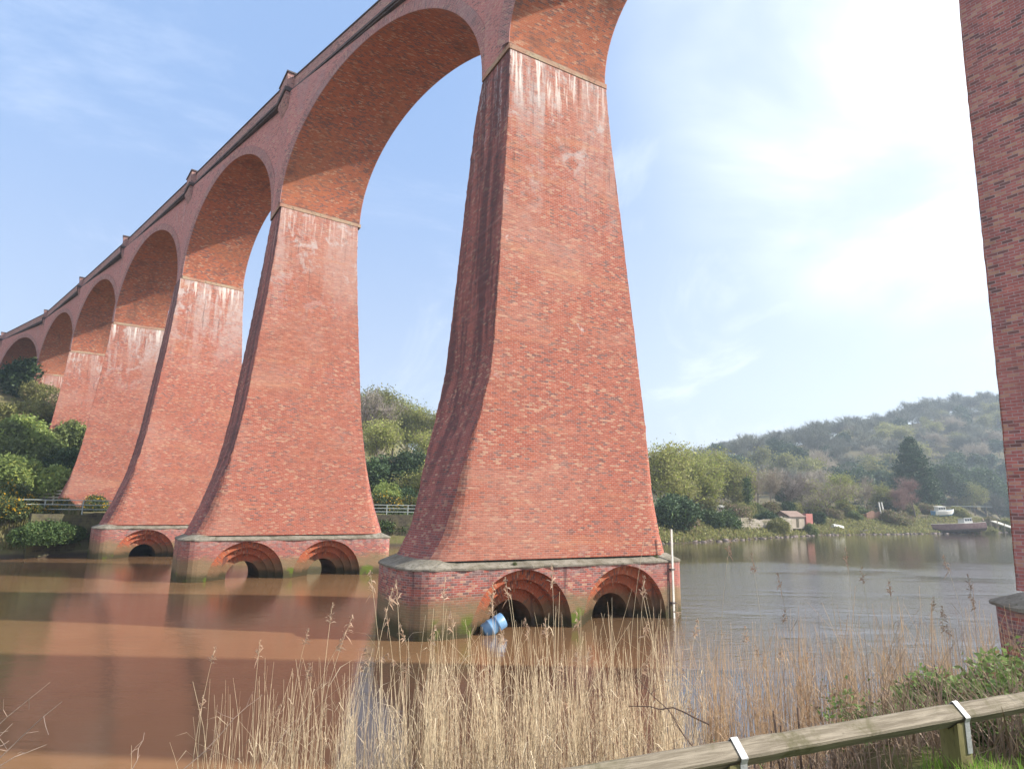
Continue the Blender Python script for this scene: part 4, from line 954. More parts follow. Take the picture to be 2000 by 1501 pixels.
def hull(L, Bm, D, n=17, sheer=.35, tuck=.55, rake=.12, stern=.78):
    """sections from stern (-x) to bow (+x); returns grid of points port keel .. starboard"""
    rows = []
    for t in np.linspace(0, 1, n):
        wf = (stern + (1 - stern) * math.sin(min(1, t / .45) * math.pi / 2)) if t < .45 else max(0.015, 1 - ((t - .45) / .55) ** 2.2)
        zt = D + sheer * (abs(t - .35) / .65) ** 2; keel = .0 + (t > .8) * ((t - .8) / .2) ** 2 * D * .55
        x = -L / 2 + L * t; sec = []
        for a in np.linspace(0, math.pi, 13):
            c_ = -math.cos(a); s_ = 1 - math.sin(a) ** tuck
            zz_ = keel + (zt - keel) * s_; sec.append((x + rake * L * (zz_ / zt) * max(0, t - .7) / .3 * .3, c_ * Bm / 2 * wf, zz_))
        rows.append(sec)
    return np.array(rows)
def boat(name, loc, rz, tilt, L, Bm, D, mats, label, cat, cabin=None, band=None, gun=None, deck=True):
    e = empty(name, loc, 0, label, cat); e.rotation_euler = (tilt[0], tilt[1], rz)
    G = hull(L, Bm, D); mb = MB(); mb.grid(G, G[..., [0, 2]])
    mb.poly(list(G[0])); mb.build('hull', mats[0], e, True)
    for j, nm in ((slice(0, 3), 'strake'), (slice(10, 13), 'strake')):
        S = G[:, j].copy(); S[..., 1] *= 1.012; S[..., 1] += np.sign(S[..., 1]) * .012; mb = MB(); mb.grid(S, S[..., [0, 2]]); mb.build(nm, mats[1], e, True)
    if deck:
        mb = MB(); a_, b_ = G[:, 0] * [1, .97, 1] - [0, 0, .14], G[:, -1] * [1, .97, 1] - [0, 0, .14]; mb.grid(np.array([a_, b_]), np.array([a_, b_])[..., :2], 0, True); mb.build('deck', mats[2], e)
    mb = MB(); mb.tube(list(G[:, 0]) + list(G[::-1, -1]), .05, 4); mb.build('gunwale', mats[3], e)
    if cabin:
        x0, x1, wd, zt = cabin; zb = D - .1; mb = MB(); n = [(x0, zb), (x1, zb), (x1 - .25, zt), (x0 + .12, zt)]
        mb.poly([(x, -wd, z) for x, z in n]); mb.poly([(x, wd, z) for x, z in n][::-1])
        for (xa, za), (xb, zb_) in zip(n, n[1:] + n[:1]): mb.poly([(xa, -wd, za), (xa, wd, za), (xb, wd, zb_), (xb, -wd, zb_)][::-1])
        cb = mb.build('cabin', m_white, e)
        mb = MB(); mb.box((x0 - .12, -wd - .1, zt + .002), (x1 - .1, wd + .1, zt + .09)); mb.build('cabin_roof', m_white, cb)
        k = 3 if x1 - x0 > 1.8 else 2
        for i in range(k):
            for s_ in (-1, 1):
                xa = x0 + .2 + i * (x1 - x0 - .45) / k; xb = xa + (x1 - x0 - .45) / k - .15; mb = MB(); mb.box((xa, s_ * wd + min(0, s_) * .015, zb + .5 * (zt - zb)), (xb, s_ * wd + max(0, s_) * .015 + .001, zb + .85 * (zt - zb))); mb.build('window', m_glass, cb)
    return e
x, y = at(1843, 195); boat('fishing_boat', (x, y, gz(x, y) + .1), .12, (R(5), R(-3), 0), 5.8, 2.2, 1.35, (m_blue, m_white, m_white, m_white), 'blue fishing boat with white top strake and cabin laid up on the bank', 'boat', (-2.0, .4, .72, 2.45))
x, y = at(1871, 180); e = boat('wrecked_barge', (x, y, .30), math.pi + .10, (R(7), R(3.5), 0), 12.8, 3.0, 1.9, (m_tarhull, m_hullband, m_darkwood, m_whitefence), 'long dark derelict boat leaning on the mud with a white wheelhouse', 'boat', (-3.2, -.9, .95, 3.1))
x, y = at(1637, 152); e = empty('upturned_dinghy', (x, y, gz(x, y) + .62), 0, 'small white dinghy lying upturned on the grass bank', 'dinghy'); e.rotation_euler = (R(168), R(9), .25)
G = hull(3.3, 1.4, .62); mb = MB(); mb.grid(G, G[..., [0, 2]]); mb.poly(list(G[0])); mb.build('hull', m_white, e, True); mb = MB(); mb.tube([(-1.6, 0, -.01), (0, 0, -.03), (1.3, 0, .05)], .03, 4); mb.build('keel', m_whitefence, e)
# sloping jetty
a_, b_ = np.array([*at(1938, 196), 3.0]), np.array([*at(1990, 188), .9]); d_ = b_ - a_; e = empty('timber_jetty', tuple(a_), math.atan2(d_[1], d_[0]), 'bleached timber jetty sloping down to the water beyond the boats', 'jetty')
Lh = math.hypot(d_[0], d_[1]); mb = MB(); mb.poly([(0, -.7, 0), (Lh, -.7, d_[2]), (Lh, .7, d_[2]), (0, .7, 0)]); mb.poly([(0, -.7, -.18), (0, -.7, 0), (0, .7, 0), (0, .7, -.18)]); mb.poly([(0, -.7, -.18), (Lh, -.7, d_[2] - .18), (Lh, -.7, d_[2]), (0, -.7, 0)]); mb.build('deck', m_whitefence, e)
for k in range(5):
    t_ = k / 4; mb = MB(); mb.tube([(Lh * t_, -.6, d_[2] * t_ + .5), (Lh * t_, -.6, -4.4)], .11, 5); mb.build('pile', m_timber, e)
# driftwood logs at the water's edge
for px, dd, rz_, L_, lb in ((1520, 121.2, 2.6, 4.2, 'dark fallen log slanting into the water below the bank wall'), (1668, 152, .3, 3.5, 'short dark log at the water edge below the upturned dinghy')):
    x, y = at(px, dd); e = MB(); e.tube([(0, 0, .1), (L_ * .5, .1, .55), (L_, 0, .95)], [.22, .2, .13], 7); e.tube([(L_ * .6, .1, .6), (L_ * .7, -.3, 1.5)], [.08, .04], 5); o_ = e.build('fallen_log', m_darkwood, None, True); o_.location = (x, y, .0); o_.rotation_euler = (0, 0, rz_); tag(o_, lb, 'log', 'logs along the right bank')
# rough grass and weeds clothing the far banks, shoreline stones
rg = np.random.default_rng(123)
def scatter_far(n, x0, x1, dmin, dmax):
    t = rg.uniform(0, 1, n); seg = far_shore; L_ = np.concatenate([[0], np.cumsum(np.hypot(*np.diff(seg, axis=0).T))]); s0, s1 = np.interp(x0, seg[:, 0], L_), np.interp(x1, seg[:, 0], L_)
    s_ = s0 + (s1 - s0) * t; x = np.interp(s_, L_, seg[:, 0]); y = np.interp(s_, L_, seg[:, 1]); i = np.clip(np.searchsorted(L_, s_) - 1, 0, len(seg) - 2); tg = seg[i + 1] - seg[i]; tg = tg / np.linalg.norm(tg, axis=1)[:, None]
    o = dmin + (dmax - dmin) * rg.random(n) ** 1.2; x = x - tg[:, 1] * o; y = y + tg[:, 0] * o; return np.column_stack([x, y, ground(x, y)])
def blades(rg, P, h, wd, mat, name, bend=.5, kk=1):
    n = len(P); a = rg.uniform(0, 6.28, n); L_ = h * rg.uniform(.5, 1.3, n); side = np.column_stack([np.cos(a), np.sin(a), 0 * a]) * wd / 2; ln = np.column_stack([-np.sin(a), np.cos(a), 0 * a]) * (L_ * bend * rg.uniform(-.3, 1, n))[:, None]; up = np.column_stack([0 * a, 0 * a, L_])
    V = np.stack([P - side, P + side, P + ln * .35 + up * .6 + side * .7, P + ln * .35 + up * .6 - side * .7, P + ln + up + side * .12, P + ln + up - side * .12], 1).reshape(-1, 3); return V, rib(n)
P1 = scatter_far(15000, 14, 172, .3, 9); v1, f1 = blades(rg, P1, .62, .14, None, '')
P2 = scatter_far(12000, -75, -36, .1, 6); v2, f2 = blades(rg, P2, .6, .12, None, '')
IV = [(748, 73.2, .8), (765, 74, .9), (783, 74.6, .85), (803, 75.5, .9), (86, 50.5, .62), (110, 51.2, .66), (136, 52.2, .62), (160, 53.6, .55), (70, 49.8, .5)]
for i, (px, d, s) in enumerate(IV): plant('ivy_clump', ivyp, *at(px, d), s, 'ivy clump hanging over the river wall %s' % ('between the two nearest river piers' if px > 500 else 'below the flowering gorse'), 'ivy', 'ivy hanging on the river wall', None, 1.3 - gz(*at(px, d)), B2)
P3 = scatter_far(9000, 14, 172, .4, 8); c3 = P3 + [0, 0, .2]; v3, f3 = leaf_arrays(rg, c3, 3, .25, .28)
tag(link(bpy.data.objects.new('bank_grass', join([(v1, f1, 0), (v2, f2, 0), (v3, f3, 1)], [m_roughgrass, m_bud], 'bank_grass'))), 'rough tussocky grass and weeds clothing the far river banks', 'grass', None, 'stuff')
P4 = scatter_far(330, 14, 172, -.5, 1.2); V = []; F = []
for i, q in enumerate(P4):
    r_ = rg.uniform(.08, .38); b_ = len(V); pts = rg.normal(0, 1, (8, 3)); 
    cube = np.array([(-1, -1, -1), (1, -1, -1), (1, 1, -1), (-1, 1, -1), (-1, -1, 1), (1, -1, 1), (1, 1, 1), (-1, 1, 1)]) * r_ * [1.2, .9, .55] * rg.uniform(.6, 1.1, (8, 3))
    V += list(cube + [q[0], q[1], max(q[2], -.05) + .05]); F += [[b_ + k for k in f_] for f_ in ((0, 3, 2, 1), (4, 5, 6, 7), (0, 1, 5, 4), (1, 2, 6, 5), (2, 3, 7, 6), (3, 0, 4, 7))]
tag(link(bpy.data.objects.new('shore_stones', np_mesh('shore_stones', np.array(V), [np.array(F)], m_rock))), 'loose stones and rubble along the far waterline', 'stones', None, 'stuff')

# ------------------------------------------------------------------ reed bed in front
rg = np.random.default_rng(321)
def stem_arrays(rg, base, L, rad, lean, k=5, sides=3, tipr=.35):
    n = len(base); t = np.linspace(0, 1, k); a = rg.uniform(0, 6.28, n); ld = np.column_stack([np.cos(a), np.sin(a), 0 * a]) * lean[:, None]
    b = rg.uniform(0, 6.28, n); l2 = np.column_stack([np.cos(b), np.sin(b), 0 * b]) * (np.abs(lean) * .45 + .02)[:, None]
    P = base[:, None] + ld[:, None] * (L[:, None] * t[None] ** 2)[..., None] + l2[:, None] * (L[:, None] * np.sin(t * 3.1)[None])[..., None]
    P[..., 2] += L[:, None] * t[None] * (1 - .25 * (lean[:, None] * t[None]) ** 2)
    r = rad[:, None] * (1 - (1 - tipr) * t[None]); ang = np.arange(sides) * 2 * math.pi / sides
    ring = np.stack([np.cos(ang), np.sin(ang), 0 * ang], -1)
    V = P[:, :, None] + ring[None, None] * r[..., None, None]; V = V.reshape(-1, 3)
    F = []
    for i in range(k - 1):
        for j in range(sides):
            j2 = (j + 1) % sides; F.append([i * sides + j, i * sides + j2, (i + 1) * sides + j2, (i + 1) * sides + j])
    F = (np.arange(n)[:, None, None] * k * sides + np.array(F)[None]).reshape(-1, 4); return V, F, P
def reed_leaves(rg, P, per, ln, wd):
    """long papery blades hanging off the stems"""
    n, k = P.shape[:2]; i = np.repeat(np.arange(n), per); t = rg.uniform(.15, .85, len(i)) * (k - 1); lo = t.astype(int); fr = (t - lo)[:, None]
    b = P[i, lo] * (1 - fr) + P[i, lo + 1] * fr; a = rg.uniform(0, 6.28, len(i)); o = np.column_stack([np.cos(a), np.sin(a), 0 * a]); L = ln * rg.uniform(.4, 1.2, len(i))[:, None]; s = np.column_stack([-np.sin(a), np.cos(a), 0 * a]) * wd / 2
    up = np.array([0, 0, 1.]); dr = rg.uniform(-.5, .5, len(i))[:, None]
    m1 = b + o * L * .4 + up * L * .32; e = b + o * L * .85 + up * L * dr
    V = np.stack([b - s * .5, b + s * .5, m1 + s, m1 - s, e + s * .15, e - s * .15], 1).reshape(-1, 3); return V, rib(len(i))
def plume_arrays(rg, tips, dirs, k=26, ln=.26):
    n = len(tips); i = np.repeat(np.arange(n), k); t = rg.uniform(0, 1, len(i))[:, None]; d = dirs[i]
    b = tips[i] - d * t * .24; a = rg.normal(0, 1, (len(i), 3)) * .55 + np.array([0, 0, -.25]) + d * .8; a /= np.linalg.norm(a, axis=1)[:, None]; L = ln * .45 * rg.uniform(.4, 1.1, len(i))[:, None] * (.35 + t); s = np.cross(a, rg.normal(0, 1, a.shape)); s /= np.linalg.norm(s, axis=1)[:, None] + 1e-9; s *= .004
    V = np.stack([b - s, b + s, b + a * L * .6 + s * 1.3 - [0, 0, .01], b + a * L * .6 - s * 1.3, b + a * L - np.array([0, 0, .03]) + s * .2, b + a * L - np.array([0, 0, .03]) - s * .2], 1).reshape(-1, 3); return V, rib(len(i))
def reed_mass(n, px0, px1, d0, d1, L0, L1, rad, pw=1.0, patchy=0.0):
    px = px0 + (px1 - px0) * rg.random(n) ** pw
    if patchy: px = px + 26 * np.sin(px * .075) + 14 * np.sin(px * .21 + 1)
    d = rg.uniform(d0, d1, n); x = (px - 1000) / 1207.39 * d * .985; base = np.column_stack([x, d, ground(x, d) - .05])
    L = rg.uniform(L0, L1, n) * (1 - .5 * rg.random(n) ** 3); lean = np.abs(rg.normal(0, .085, n)) + (rg.random(n) < .10) * rg.uniform(.1, .5, n)
    return stem_arrays(rg, base, L, rad * rg.uniform(.6, 1.15, n), lean)
parts = []
for (n, a_, b_, d0, d1, l0, l1, rad, pt_) in ((60, 450, 600, 8.6, 10.6, 1.4, 2.5, .0058, 0), (170, 560, 740, 8.2, 10.8, 1.4, 2.7, .0058, 1), (280, 700, 860, 7.8, 10.8, 1.4, 2.6, .0058, 1), (1250, 840, 1345, 7.6, 10.8, 1.8, 3.0, .0062, 1), (480, 860, 1345, 7.0, 9.4, .9, 1.9, .0058, 1)):
    v, f, P = reed_mass(n, a_, b_, d0, d1, l0, l1, rad, 1.0, pt_); parts.append((v, f, 0)); v, f = reed_leaves(rg, P[::2], 1, .34, .011); parts.append((v, f, 0))
tag(link(bpy.data.objects.new('reed_bed', join(parts, [m_reed], 'reed_bed'))), 'pale dry reed bed at the water edge in front of the nearest pier', 'reeds', None, 'stuff')
parts = []
for (n, a_, b_, d0, d1, l0, l1, rad) in ((1500, 1340, 1930, 9.0, 11.6, 1.8, 3.05, .0060), (500, 1500, 1945, 11.4, 13.4, 1.6, 2.75, .0064), (350, 1330, 1850, 7.4, 9.8, .7, 1.4, .0048)):
    v, f, P = reed_mass(n, a_, b_, d0, d1, l0, l1, rad, 1.0, 1); parts.append((v, f, 0)); v, f = reed_leaves(rg, P[::2], 1, .32, .010); parts.append((v, f, 0))
tag(link(bpy.data.objects.new('reed_bed', join(parts, [m_reedb], 'reed_bed'))), 'thin brownish reed bed standing in the shallows beside the right hand pier', 'reeds', None, 'stuff')
# tall single reeds with feathery heads
RP = []
for i in range(8):
    L = np.array([2.5]); ln_ = np.array([[.10, .16, .22, .30, .14, .45, .2, .08][i]]); v, f, P = stem_arrays(rg, np.zeros((1, 3)), L, np.array([.0066]), ln_, 8, 4); lv, lf = reed_leaves(rg, P, 3, .45, .015)
    st = join([(v, f, 0), (lv, lf, 0)], [m_reed], 'stalk'); tp = P[0, -1]; dv = unit(P[0, -1] - P[0, -2]); pv_, pf = plume_arrays(rg, np.array([tp]), np.array([dv]), 30, .24); RP.append((st, join([(pv_, pf, 0)], [m_plume], 'plume')))
def reed(px, d, toppy, i, rz=None, heads=True):
    d = d - .9; x = (px - 1000) / 1207.39 * d * .985; z0 = gz(x, d) - .05; zt = 4.63 - (toppy - (988.4 + .0162 * (px - 1000))) / 1207.39 * d; k = max(.35, (zt - z0) / 2.42)
    e = empty('reed_stem', (x, d, z0), random.uniform(0, 6.28) if rz is None else rz, 'tall dry reed rising above the reed bed' if heads else 'bare dry reed stalk broken off without a head', 'reed', 'tall single reeds with feathery heads' if heads else 'headless reed stalks', (min(1.0, k) ** .4, min(1.0, k) ** .4, k))
    link(bpy.data.objects.new('stalk', RP[i][0]), e)
    if heads: link(bpy.data.objects.new('plume', RP[i][1]), e)
for px, d, ty, i, h in ((440, 10.8, 1255, 0, 1), (412, 10.6, 1405, 7, 0), (325, 11.0, 1415, 7, 0), (236, 11.2, 1470, 0, 0), (465, 10.9, 1380, 1, 0), (396, 10.8, 1415, 3, 1), (490, 10.6, 1330, 1, 1), (545, 10.9, 1345, 4, 1), (585, 10.6, 1240, 1, 1), (600, 10.3, 1280, 0, 1), (640, 10.5, 1215, 2, 1), (655, 11.0, 1225, 3, 1), (688, 10.6, 1178, 0, 1), (680, 10.2, 1190, 4, 1), (640, 10.8, 1245, 5, 1), (745, 10.5, 1122, 4, 1), (756, 10.9, 1150, 7, 1), (775, 10.7, 1235, 6, 1), (810, 10.5, 1180, 4, 1), (850, 10.4, 1130, 6, 1), (865, 10.8, 1205, 2, 1), (908, 10.4, 1132, 0, 1), (940, 10.9, 1180, 6, 1), (985, 11.0, 1160, 0, 1), (1000, 10.5, 1135, 4, 1), (1020, 10.7, 1140, 1, 1), (1045, 10.4, 1110, 2, 1), (1060, 11.2, 1190, 6, 1), (1100, 10.6, 1200, 0, 1), (1160, 10.8, 1185, 4, 1), (1192, 11.0, 1170, 7, 0), (1235, 10.6, 1060, 7, 0), (1243, 10.8, 1130, 0, 1), (1262, 11.1, 1140, 4, 0), (1278, 10.9, 1175, 1, 1), (1290, 10.5, 1200, 2, 1), (1330, 11.2, 1140, 0, 0), (1405, 13.0, 1060, 7, 1), (1475, 13.2, 1085, 0, 1), (1545, 13.3, 1120, 4, 1), (1690, 14.0, 1075, 1, 1), (1700, 14.2, 1110, 0, 1), (1760, 14.0, 1130, 2, 1), (1845, 14.0, 1090, 4, 1), (1852, 14.3, 1120, 0, 1), (1870, 14.1, 1150, 6, 1), (1800, 14.0, 1165, 1, 1)):
    reed(px, d, ty, i, None, bool(h))
for k in range(50):
    px = rg.uniform(700, 1340) if k < 34 else rg.uniform(1380, 1900); reed(px, rg.uniform(9.8, 11.6) if k < 34 else rg.uniform(11.5, 14.2), rg.uniform(1200, 1330) if k < 34 else rg.uniform(1150, 1260), int(rg.integers(8)), None, rg.random() < .7)
# dead litter and low tangle on the bank below the rail
n = 9500; x = rg.uniform(-2.0, 6.8, n); y = rg.uniform(4.9, 9.6, n); P_ = np.column_stack([x, y, ground(x, y)]); v1, f1 = blades(rg, P_, .42, .012, None, '', 1.5)
n = 4200; x = rg.uniform(-1.5, 6.8, n); y = rg.uniform(4.8, 9.4, n); L = rg.uniform(.3, 1.0, n); v2, f2, _ = stem_arrays(rg, np.column_stack([x, y, ground(x, y) - .02]), L, np.full(n, .0042), np.abs(rg.normal(0, .7, n)))
tag(link(bpy.data.objects.new('dead_undergrowth', join([(v1, f1, 0), (v2, f2, 0)], [m_litter], 'dead_undergrowth'))), 'tangle of dead brown stems covering the near bank behind the rail', 'undergrowth', None, 'stuff')
# ------------------------------------------------------------------ birdsmouth rail fence
ra, rb = np.array([-.9, 2.86, 3.30]), np.array([5.4, 5.54, 3.30]); rd = unit(rb - ra); rn = np.array([-rd[1], rd[0], 0])
e = empty('rail_fence', (0, 0, 2.86), 0, 'low weathered timber rail fence with steel straps over its posts', 'fence')
o3 = np.array([0, 0, 2.86]); hd = .076
mb = MB(); nseg = 40; lr = np.random.default_rng(4); rows = []
for i in range(nseg + 1):
    c = ra + (rb - ra) * i / nseg - o3; w_ = hd + lr.normal(0, .0016); g = .016
    sec = []
    for (a, b) in ((0, 1), (-1, 0), (0, -1), (1, 0)):
        for s_ in (-1, 1):
            ta = np.array([a, b]); pb_ = np.array([b, -a]) * s_ * (1 if True else 1); q = ta * (w_ - g * .5) + np.array([-b, a]) * g * .5 * s_
            sec.append(c + rn * q[0] + np.array([0, 0, q[1]]))
    sec.append(sec[0]); rows.append(sec)
rows = np.array(rows); U = np.stack([np.broadcast_to(np.linspace(0, 6.8, nseg + 1)[:, None], rows.shape[:2]), np.broadcast_to(np.linspace(0, .4, rows.shape[1])[None], rows.shape[:2])], -1)
mb.grid(rows, U, 0, True); mt_ = MT('weathered_rail', .85, .2)
oc = mt_.coord('UV', (1, 1, 1)); gr = mt_.noise(mt_.coord('UV', (1.2, 40, 1)), 2.0, 6, .7, .3); bl = mt_.noise(mt_.coord('Object', (1.5, 1.5, 1.5)), 1.6, 6, .7, .5); spk = mt_.noise(mt_.coord('UV', (8, 30, 1)), 3, 4, .7)
cc = mt_.mix(mt_.ramp(gr, .35, .68), (.15, .125, .09), (.29, .25, .19)); cc = mt_.mix(mt_.ramp(bl, .50, .66, 0, .8), cc, (.10, .09, .045)); cc = mt_.mix(mt_.ramp(spk, .62, .72, 0, .6), cc, (.10, .08, .055)); mt_.bump(gr, .5, .01); m_railw = mt_.done(cc)
mb.build('rail', m_railw, e)
for tpos in (-.55, 1.25, 3.02, 4.82):
    px_ = ra + rd * 0; k = (tpos - ra[0]) / (rb[0] - ra[0]); c = ra + (rb - ra) * k - o3; ang = math.atan2(rd[1], rd[0]); M = Matrix.Translation(Vector(c)) @ Matrix.Rotation(ang, 4, 'Z')
    mb = MB(); zz_ = .0
    for (pts) in (1,):
        hw = .062; B_ = -.9
        out = [(-hw, B_), (hw, B_), (hw, zz_ - hw * .0 - .03), (0, zz_ - .086), (-hw, zz_ - .03)]
        f0 = [M @ Vector((-hw, yy, z)) for yy, z in out]; f1 = [M @ Vector((hw, yy, z)) for yy, z in out]
        mb.poly(f0[::-1], [(a, b) for a, b in out]); mb.poly(f1, [(a, b) for a, b in out])
        for i in range(5): j = (i + 1) % 5; mb.poly([f0[i], f0[j], f1[j], f1[i]], [(0, out[i][1]), (0, out[j][1]), (.12, out[j][1]), (.12, out[i][1])])
    mb.build('post', m_darkpost, e)
    mb = MB(); t_ = .004; wv = .024; x0 = .03
    sec = [(-.0665, -.22), (-.0665, -.03), (-hd - .0035, 0), (0, hd + .0045), (hd + .0035, 0), (.0665, -.03), (.0665, -.22)]
    for (ya, za), (yb, zb) in zip(sec[:-1], sec[1:]):
        d2 = unit(np.array([yb - ya, zb - za])); n2 = np.array([-d2[1], d2[0]]) * t_
        q = [(ya, za), (yb, zb), (yb + n2[0], zb + n2[1]), (ya + n2[0], za + n2[1])]
        A_ = [M @ Vector((x0 - wv, *p_)) for p_ in q]; B2_ = [M @ Vector((x0 + wv, *p_)) for p_ in q]
        mb.poly(A_); mb.poly(B2_[::-1])
        for i in range(4): j = (i + 1) % 4; mb.poly([A_[i], B2_[i], B2_[j], A_[j]])
    mb.build('strap', m_strap, e)
# ------------------------------------------------------------------ grass, brambles, dead stems on the near bank
n = 42000; x = rg.uniform(1.6, 6.0, n); y = rg.uniform(3.2, 5.9, n); ok = (y < 3.25 + .42 * x + .25 * np.sin(x * 5)) ; x, y = x[ok], y[ok]
v, f = blades(rg, np.column_stack([x, y, ground(x, y) - .01]), .19, .009, None, '', .8); x2 = rg.uniform(-4, 3.2, 9000); y2 = rg.uniform(1.8, 4.6, 9000); v2, f2 = blades(rg, np.column_stack([x2, y2, ground(x2, y2) - .01]), .14, .008, None, '', .8)
tag(link(bpy.data.objects.new('lawn_grass', join([(v, f, 0), (v2, f2, 0)], [m_grass], 'lawn_grass'))), 'bright green grass at the foot of the timber rail', 'grass', None, 'stuff')
def bramble(x, y, label, stems=4, ln=1.5, lv=9, leaf=.055, seed=0, mat=None, up=.7, group='brambles on the near bank'):
    r_ = np.random.default_rng(seed); z0 = gz(x, y); e = empty('bramble', (x, y, z0), 0, label, 'bramble', group); mb = MB(); cs = []
    for k in range(stems):
        a = r_.uniform(0, 6.28); o = np.array([math.cos(a), math.sin(a), 0]); L = ln * r_.uniform(.6, 1.15); h = L * up * r_.uniform(.6, 1.1)
        pts = [np.array([0, 0, -.05]) + o * L * t * .75 + np.array([0, 0, h * math.sin(min(1, t * 1.15) * 2.2) ]) + r_.normal(0, .02, 3) for t in np.linspace(0, 1, 9)]
        mb.tube(pts, list(np.linspace(.006, .002, 9)), 4, 0, False)
        for q in pts[2:]:
            for _ in range(lv // 3): cs.append(q + r_.normal(0, .08, 3))
    wv, wf = mb_arrays(mb); link(bpy.data.objects.new('stem', np_mesh('stem', wv, [wf], m_branch)), e); v, f = leaf_arrays(r_, np.array(cs), 3, .045, leaf, .3, 1.25); link(bpy.data.objects.new('foliage', join([(v, f, 0)], [mat or m_bramble], 'foliage')), e)
BRM = [(3.9, 7.9, 'bramble arching over the reeds above the steel strap', 2, 1.2, 6), (5.1, 7.3, 'bramble with fresh leaves left of the bank bushes', 4, 1.0, 12), (1.3, 6.6, 'bramble sprig with bright leaves in the middle of the rail', 3, .9, 12), (.85, 6.4, 'low bramble sprig at the left end of the rail', 3, .8, 10), (2.55, 6.3, 'small leafy sprig behind the rail between two straps', 2, .6, 12), (-1.75, 7.4, 'leafy bramble among sparse reeds left of centre', 3, .9, 12), (-1.2, 7.0, 'low leafy bramble at the bottom edge below the reeds', 4, .8, 16), (-.2, 6.6, 'bramble runner trailing along the bottom of the reed bed', 3, 1.2, 9), (2.0, 5.5, 'dark bramble under the left half of the rail', 3, .7, 14), (3.1, 5.6, 'bramble behind the strapped post', 4, .8, 15)]
for i, (x, y, lb, st, ln, lv) in enumerate(BRM): bramble(x, y, lb, st, ln, lv, .034, 400 + i, m_bramble if i != 8 else m_ivy)
bsh = [bush_proto(301 + i, .75, .9, [(m_bramble, .7, 1), (m_green, .3, 1)], (70, 12), .048, 6) for i in range(2)]
bsh.append(bush_proto(311, 1.3, 1.6, [(m_bramble, .6, 1), (m_green, .4, 1)], (200, 14), .05, 14, 12))
for i, (x, y, s, lb) in enumerate(((5.4, 7.1, .95, 'bramble bush behind the rail at the right edge'), (6.25, 7.9, 1.2, 'tall bramble bush in front of the right hand pier base'), (5.75, 7.7, .85, 'leafy bush beside the brown reeds at the right'), (4.9, 6.2, .7, 'low bush right behind the rail near the right edge'), (3.9, 5.5, .42, 'small dark bush under the right part of the rail'), (5.2, 5.9, .7, 'bush under the right end of the rail'), (7.5, 9.2, .9, 'leafy bush at the foot of the right hand pier'))):
    plant('bramble_bush', bsh[2] if i in (0, 1, 2, 6) else bsh[i % 2], x, y, s, lb, 'shrub', 'bushes on the near bank', None, -.05, B2)
for i, (px, ty, L, d) in enumerate(((1449, 1393, .42, 6.2), (1480, 1380, .5, 6.3), (1492, 1352, .62, 6.0), (1502, 1375, .5, 6.1), (1535, 1345, .66, 6.0), (1550, 1382, .5, 6.4), (1562, 1375, .45, 6.5), (1765, 1345, .55, 6.1), (1781, 1342, .55, 6.2), (1795, 1352, .5, 6.0), (1815, 1362, .45, 6.1), (1832, 1368, .4, 6.2), (1655, 1365, .5, 6.3), (1632, 1380, .4, 6.2))):
    x = (px - 1000) / 1207.39 * d * .985; zt = 4.63 - (ty - (988.4 + .0162 * (px - 1000))) / 1207.39 * d; z0 = gz(x, d); mb = MB(); j = rg.normal(0, .03, 4)
    mb.tube([(j[0], 0, z0 - .1 - z0), (j[1] * .5, 0, (zt - z0) * .5), (0, j[2], zt - z0)], [.013, .012, .009], 6); mb.tube([(0, 0, (zt - z0) * .6), (.06 * (1 if i % 2 else -1), .02, (zt - z0) * .8)], [.006, .003], 4)
    o_ = mb.build('dead_stalk', m_darkstem, None, True); o_.location = (x, d, z0); tag(o_, 'dark cut off dead stalk standing behind the timber rail', 'stalk', 'dark dead stalks behind the rail')
def twiggy(name, loc, tips, label, cat, mat, r=.006, seed=1, group=None):
    r_ = np.random.default_rng(seed); e = empty(name, loc, 0, label, cat, group); l0 = np.array(loc)
    for (b, t_) in tips:
        b = np.array(b) - l0; t_ = np.array(t_) - l0; mb = MB(); n = 7; pts = [b + (t_ - b) * k / n + r_.normal(0, .012, 3) * (0 < k < n) + np.array([0, 0, .06 * math.sin(k / n * 3.14)]) for k in range(n + 1)]
        mb.tube(pts, list(np.linspace(r, r * .35, n + 1)), 5, 0, False); L_ = np.linalg.norm(t_ - b)
        for k in range(3, n): 
            s_ = pts[k]; dd = unit(pts[k] - pts[k - 1] + r_.normal(0, .45, 3)); l_ = L_ * r_.uniform(.06, .2); mb.tube([s_, s_ + dd * l_ * .5 + r_.normal(0, .008, 3), s_ + dd * l_], [r * .45, r * .3, r * .2], 3, 0, False)
        mb.build('branch', mat, e)
    return e
twiggy('bare_twig_shrub', (-3.75, 4.3, gz(-3.75, 4.3)), [((-3.75, 4.3, 2.6), (-3.09, 4.5, 3.42)), ((-3.65, 4.35, 2.5), (-2.99, 4.5, 3.3)), ((-3.7, 4.3, 2.55), (-3.3, 4.5, 3.16)), ((-3.6, 4.3, 2.6), (-3.12, 4.6, 3.0)), ((-3.75, 4.3, 2.7), (-3.45, 4.4, 3.18)), ((-3.5, 4.4, 2.5), (-3.05, 4.6, 2.85))], 'bare pale twigs of a shrub poking in at the bottom left corner', 'shrub', m_branch, .006, 5)
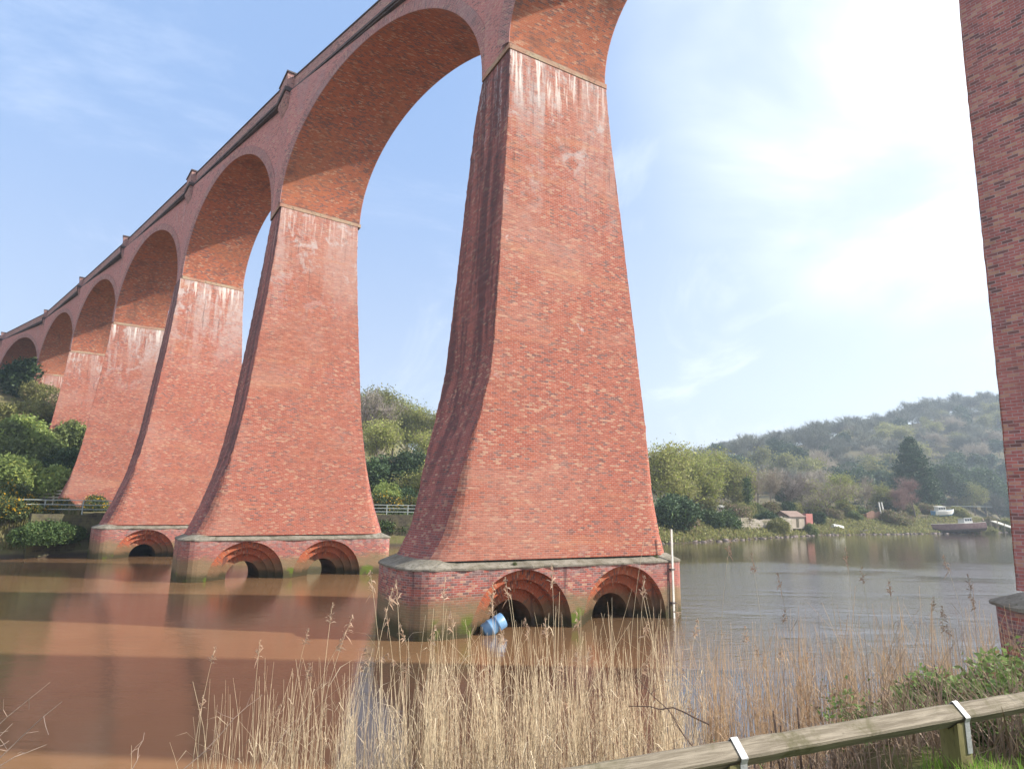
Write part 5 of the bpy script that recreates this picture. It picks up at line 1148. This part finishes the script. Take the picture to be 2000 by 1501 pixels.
twiggy('dead_branch', (1.5, 6.6, gz(1.5, 6.6)), [((2.25, 6.1, gz(2.25, 6.1) + .02), (1.30, 6.7, 2.98)), ((1.9, 6.3, 2.66), (1.2, 6.6, 2.72))], 'dark dead branch leaning left over the bank behind the rail', 'branch', m_darkstem, .010, 6)
twiggy('dead_branch', (-2.3, 5.4, gz(-2.3, 5.4)), [((-2.7, 5.2, 2.3), (-2.05, 5.6, 3.05)), ((-2.9, 5.2, 2.3), (-2.95, 5.5, 2.78)), ((-2.0, 5.3, 2.3), (-1.72, 5.5, 2.9))], 'thin pale dead branch sticking up from the bottom left of the water', 'branch', m_branch, .005, 8)
# tufts on the pier copings
for i, (nm, X, Y, s, lb) in enumerate((('Z', -4.3, -1.5, 1.0, 'grass tuft growing on the corner of the right hand pier base'), ('A', 4.9, -1.75, .55, 'grass tuft on the right end of the nearest pier base'), ('A', -2.4, -1.95, .35, 'tiny grass tuft on the middle of the nearest pier base'), ('B', 5.6, -1.5, .5, 'grass tuft on the right end of the third pier base'))):
    q = loc2w(PD[nm], X, Y, 2.44); v, f = blades(rg, np.column_stack([rg.normal(0, .12, 260), rg.normal(0, .12, 260), np.zeros(260)]), .34, .012, None, '', .9); o_ = link(bpy.data.objects.new('grass_tuft', join([(v, f, 0)], [m_green], 'grass_tuft'))); o_.location = q; o_.scale = (s,) * 3; tag(o_, lb, 'grass tuft', 'tufts on the pier bases')

# ------------------------------------------------------------------ valley haze
mh = bpy.data.materials.new('valley_haze'); mh.use_nodes = True; mh.node_tree.nodes.remove(mh.node_tree.nodes['Principled BSDF'])
pv = mh.node_tree.nodes.new('ShaderNodeVolumePrincipled'); pv.inputs['Density'].default_value = .00058; pv.inputs['Color'].default_value = (.74, .87, 1, 1); pv.inputs['Anisotropy'].default_value = .2
mh.node_tree.links.new(pv.outputs[0], mh.node_tree.nodes['Material Output'].inputs['Volume'])
mb = MB(); mb.box((-900, -80, -4), (900, 720, 135)); hz_ = mb.build('haze', mh); tag(hz_, 'pale blue valley haze', 'haze', None, 'stuff')
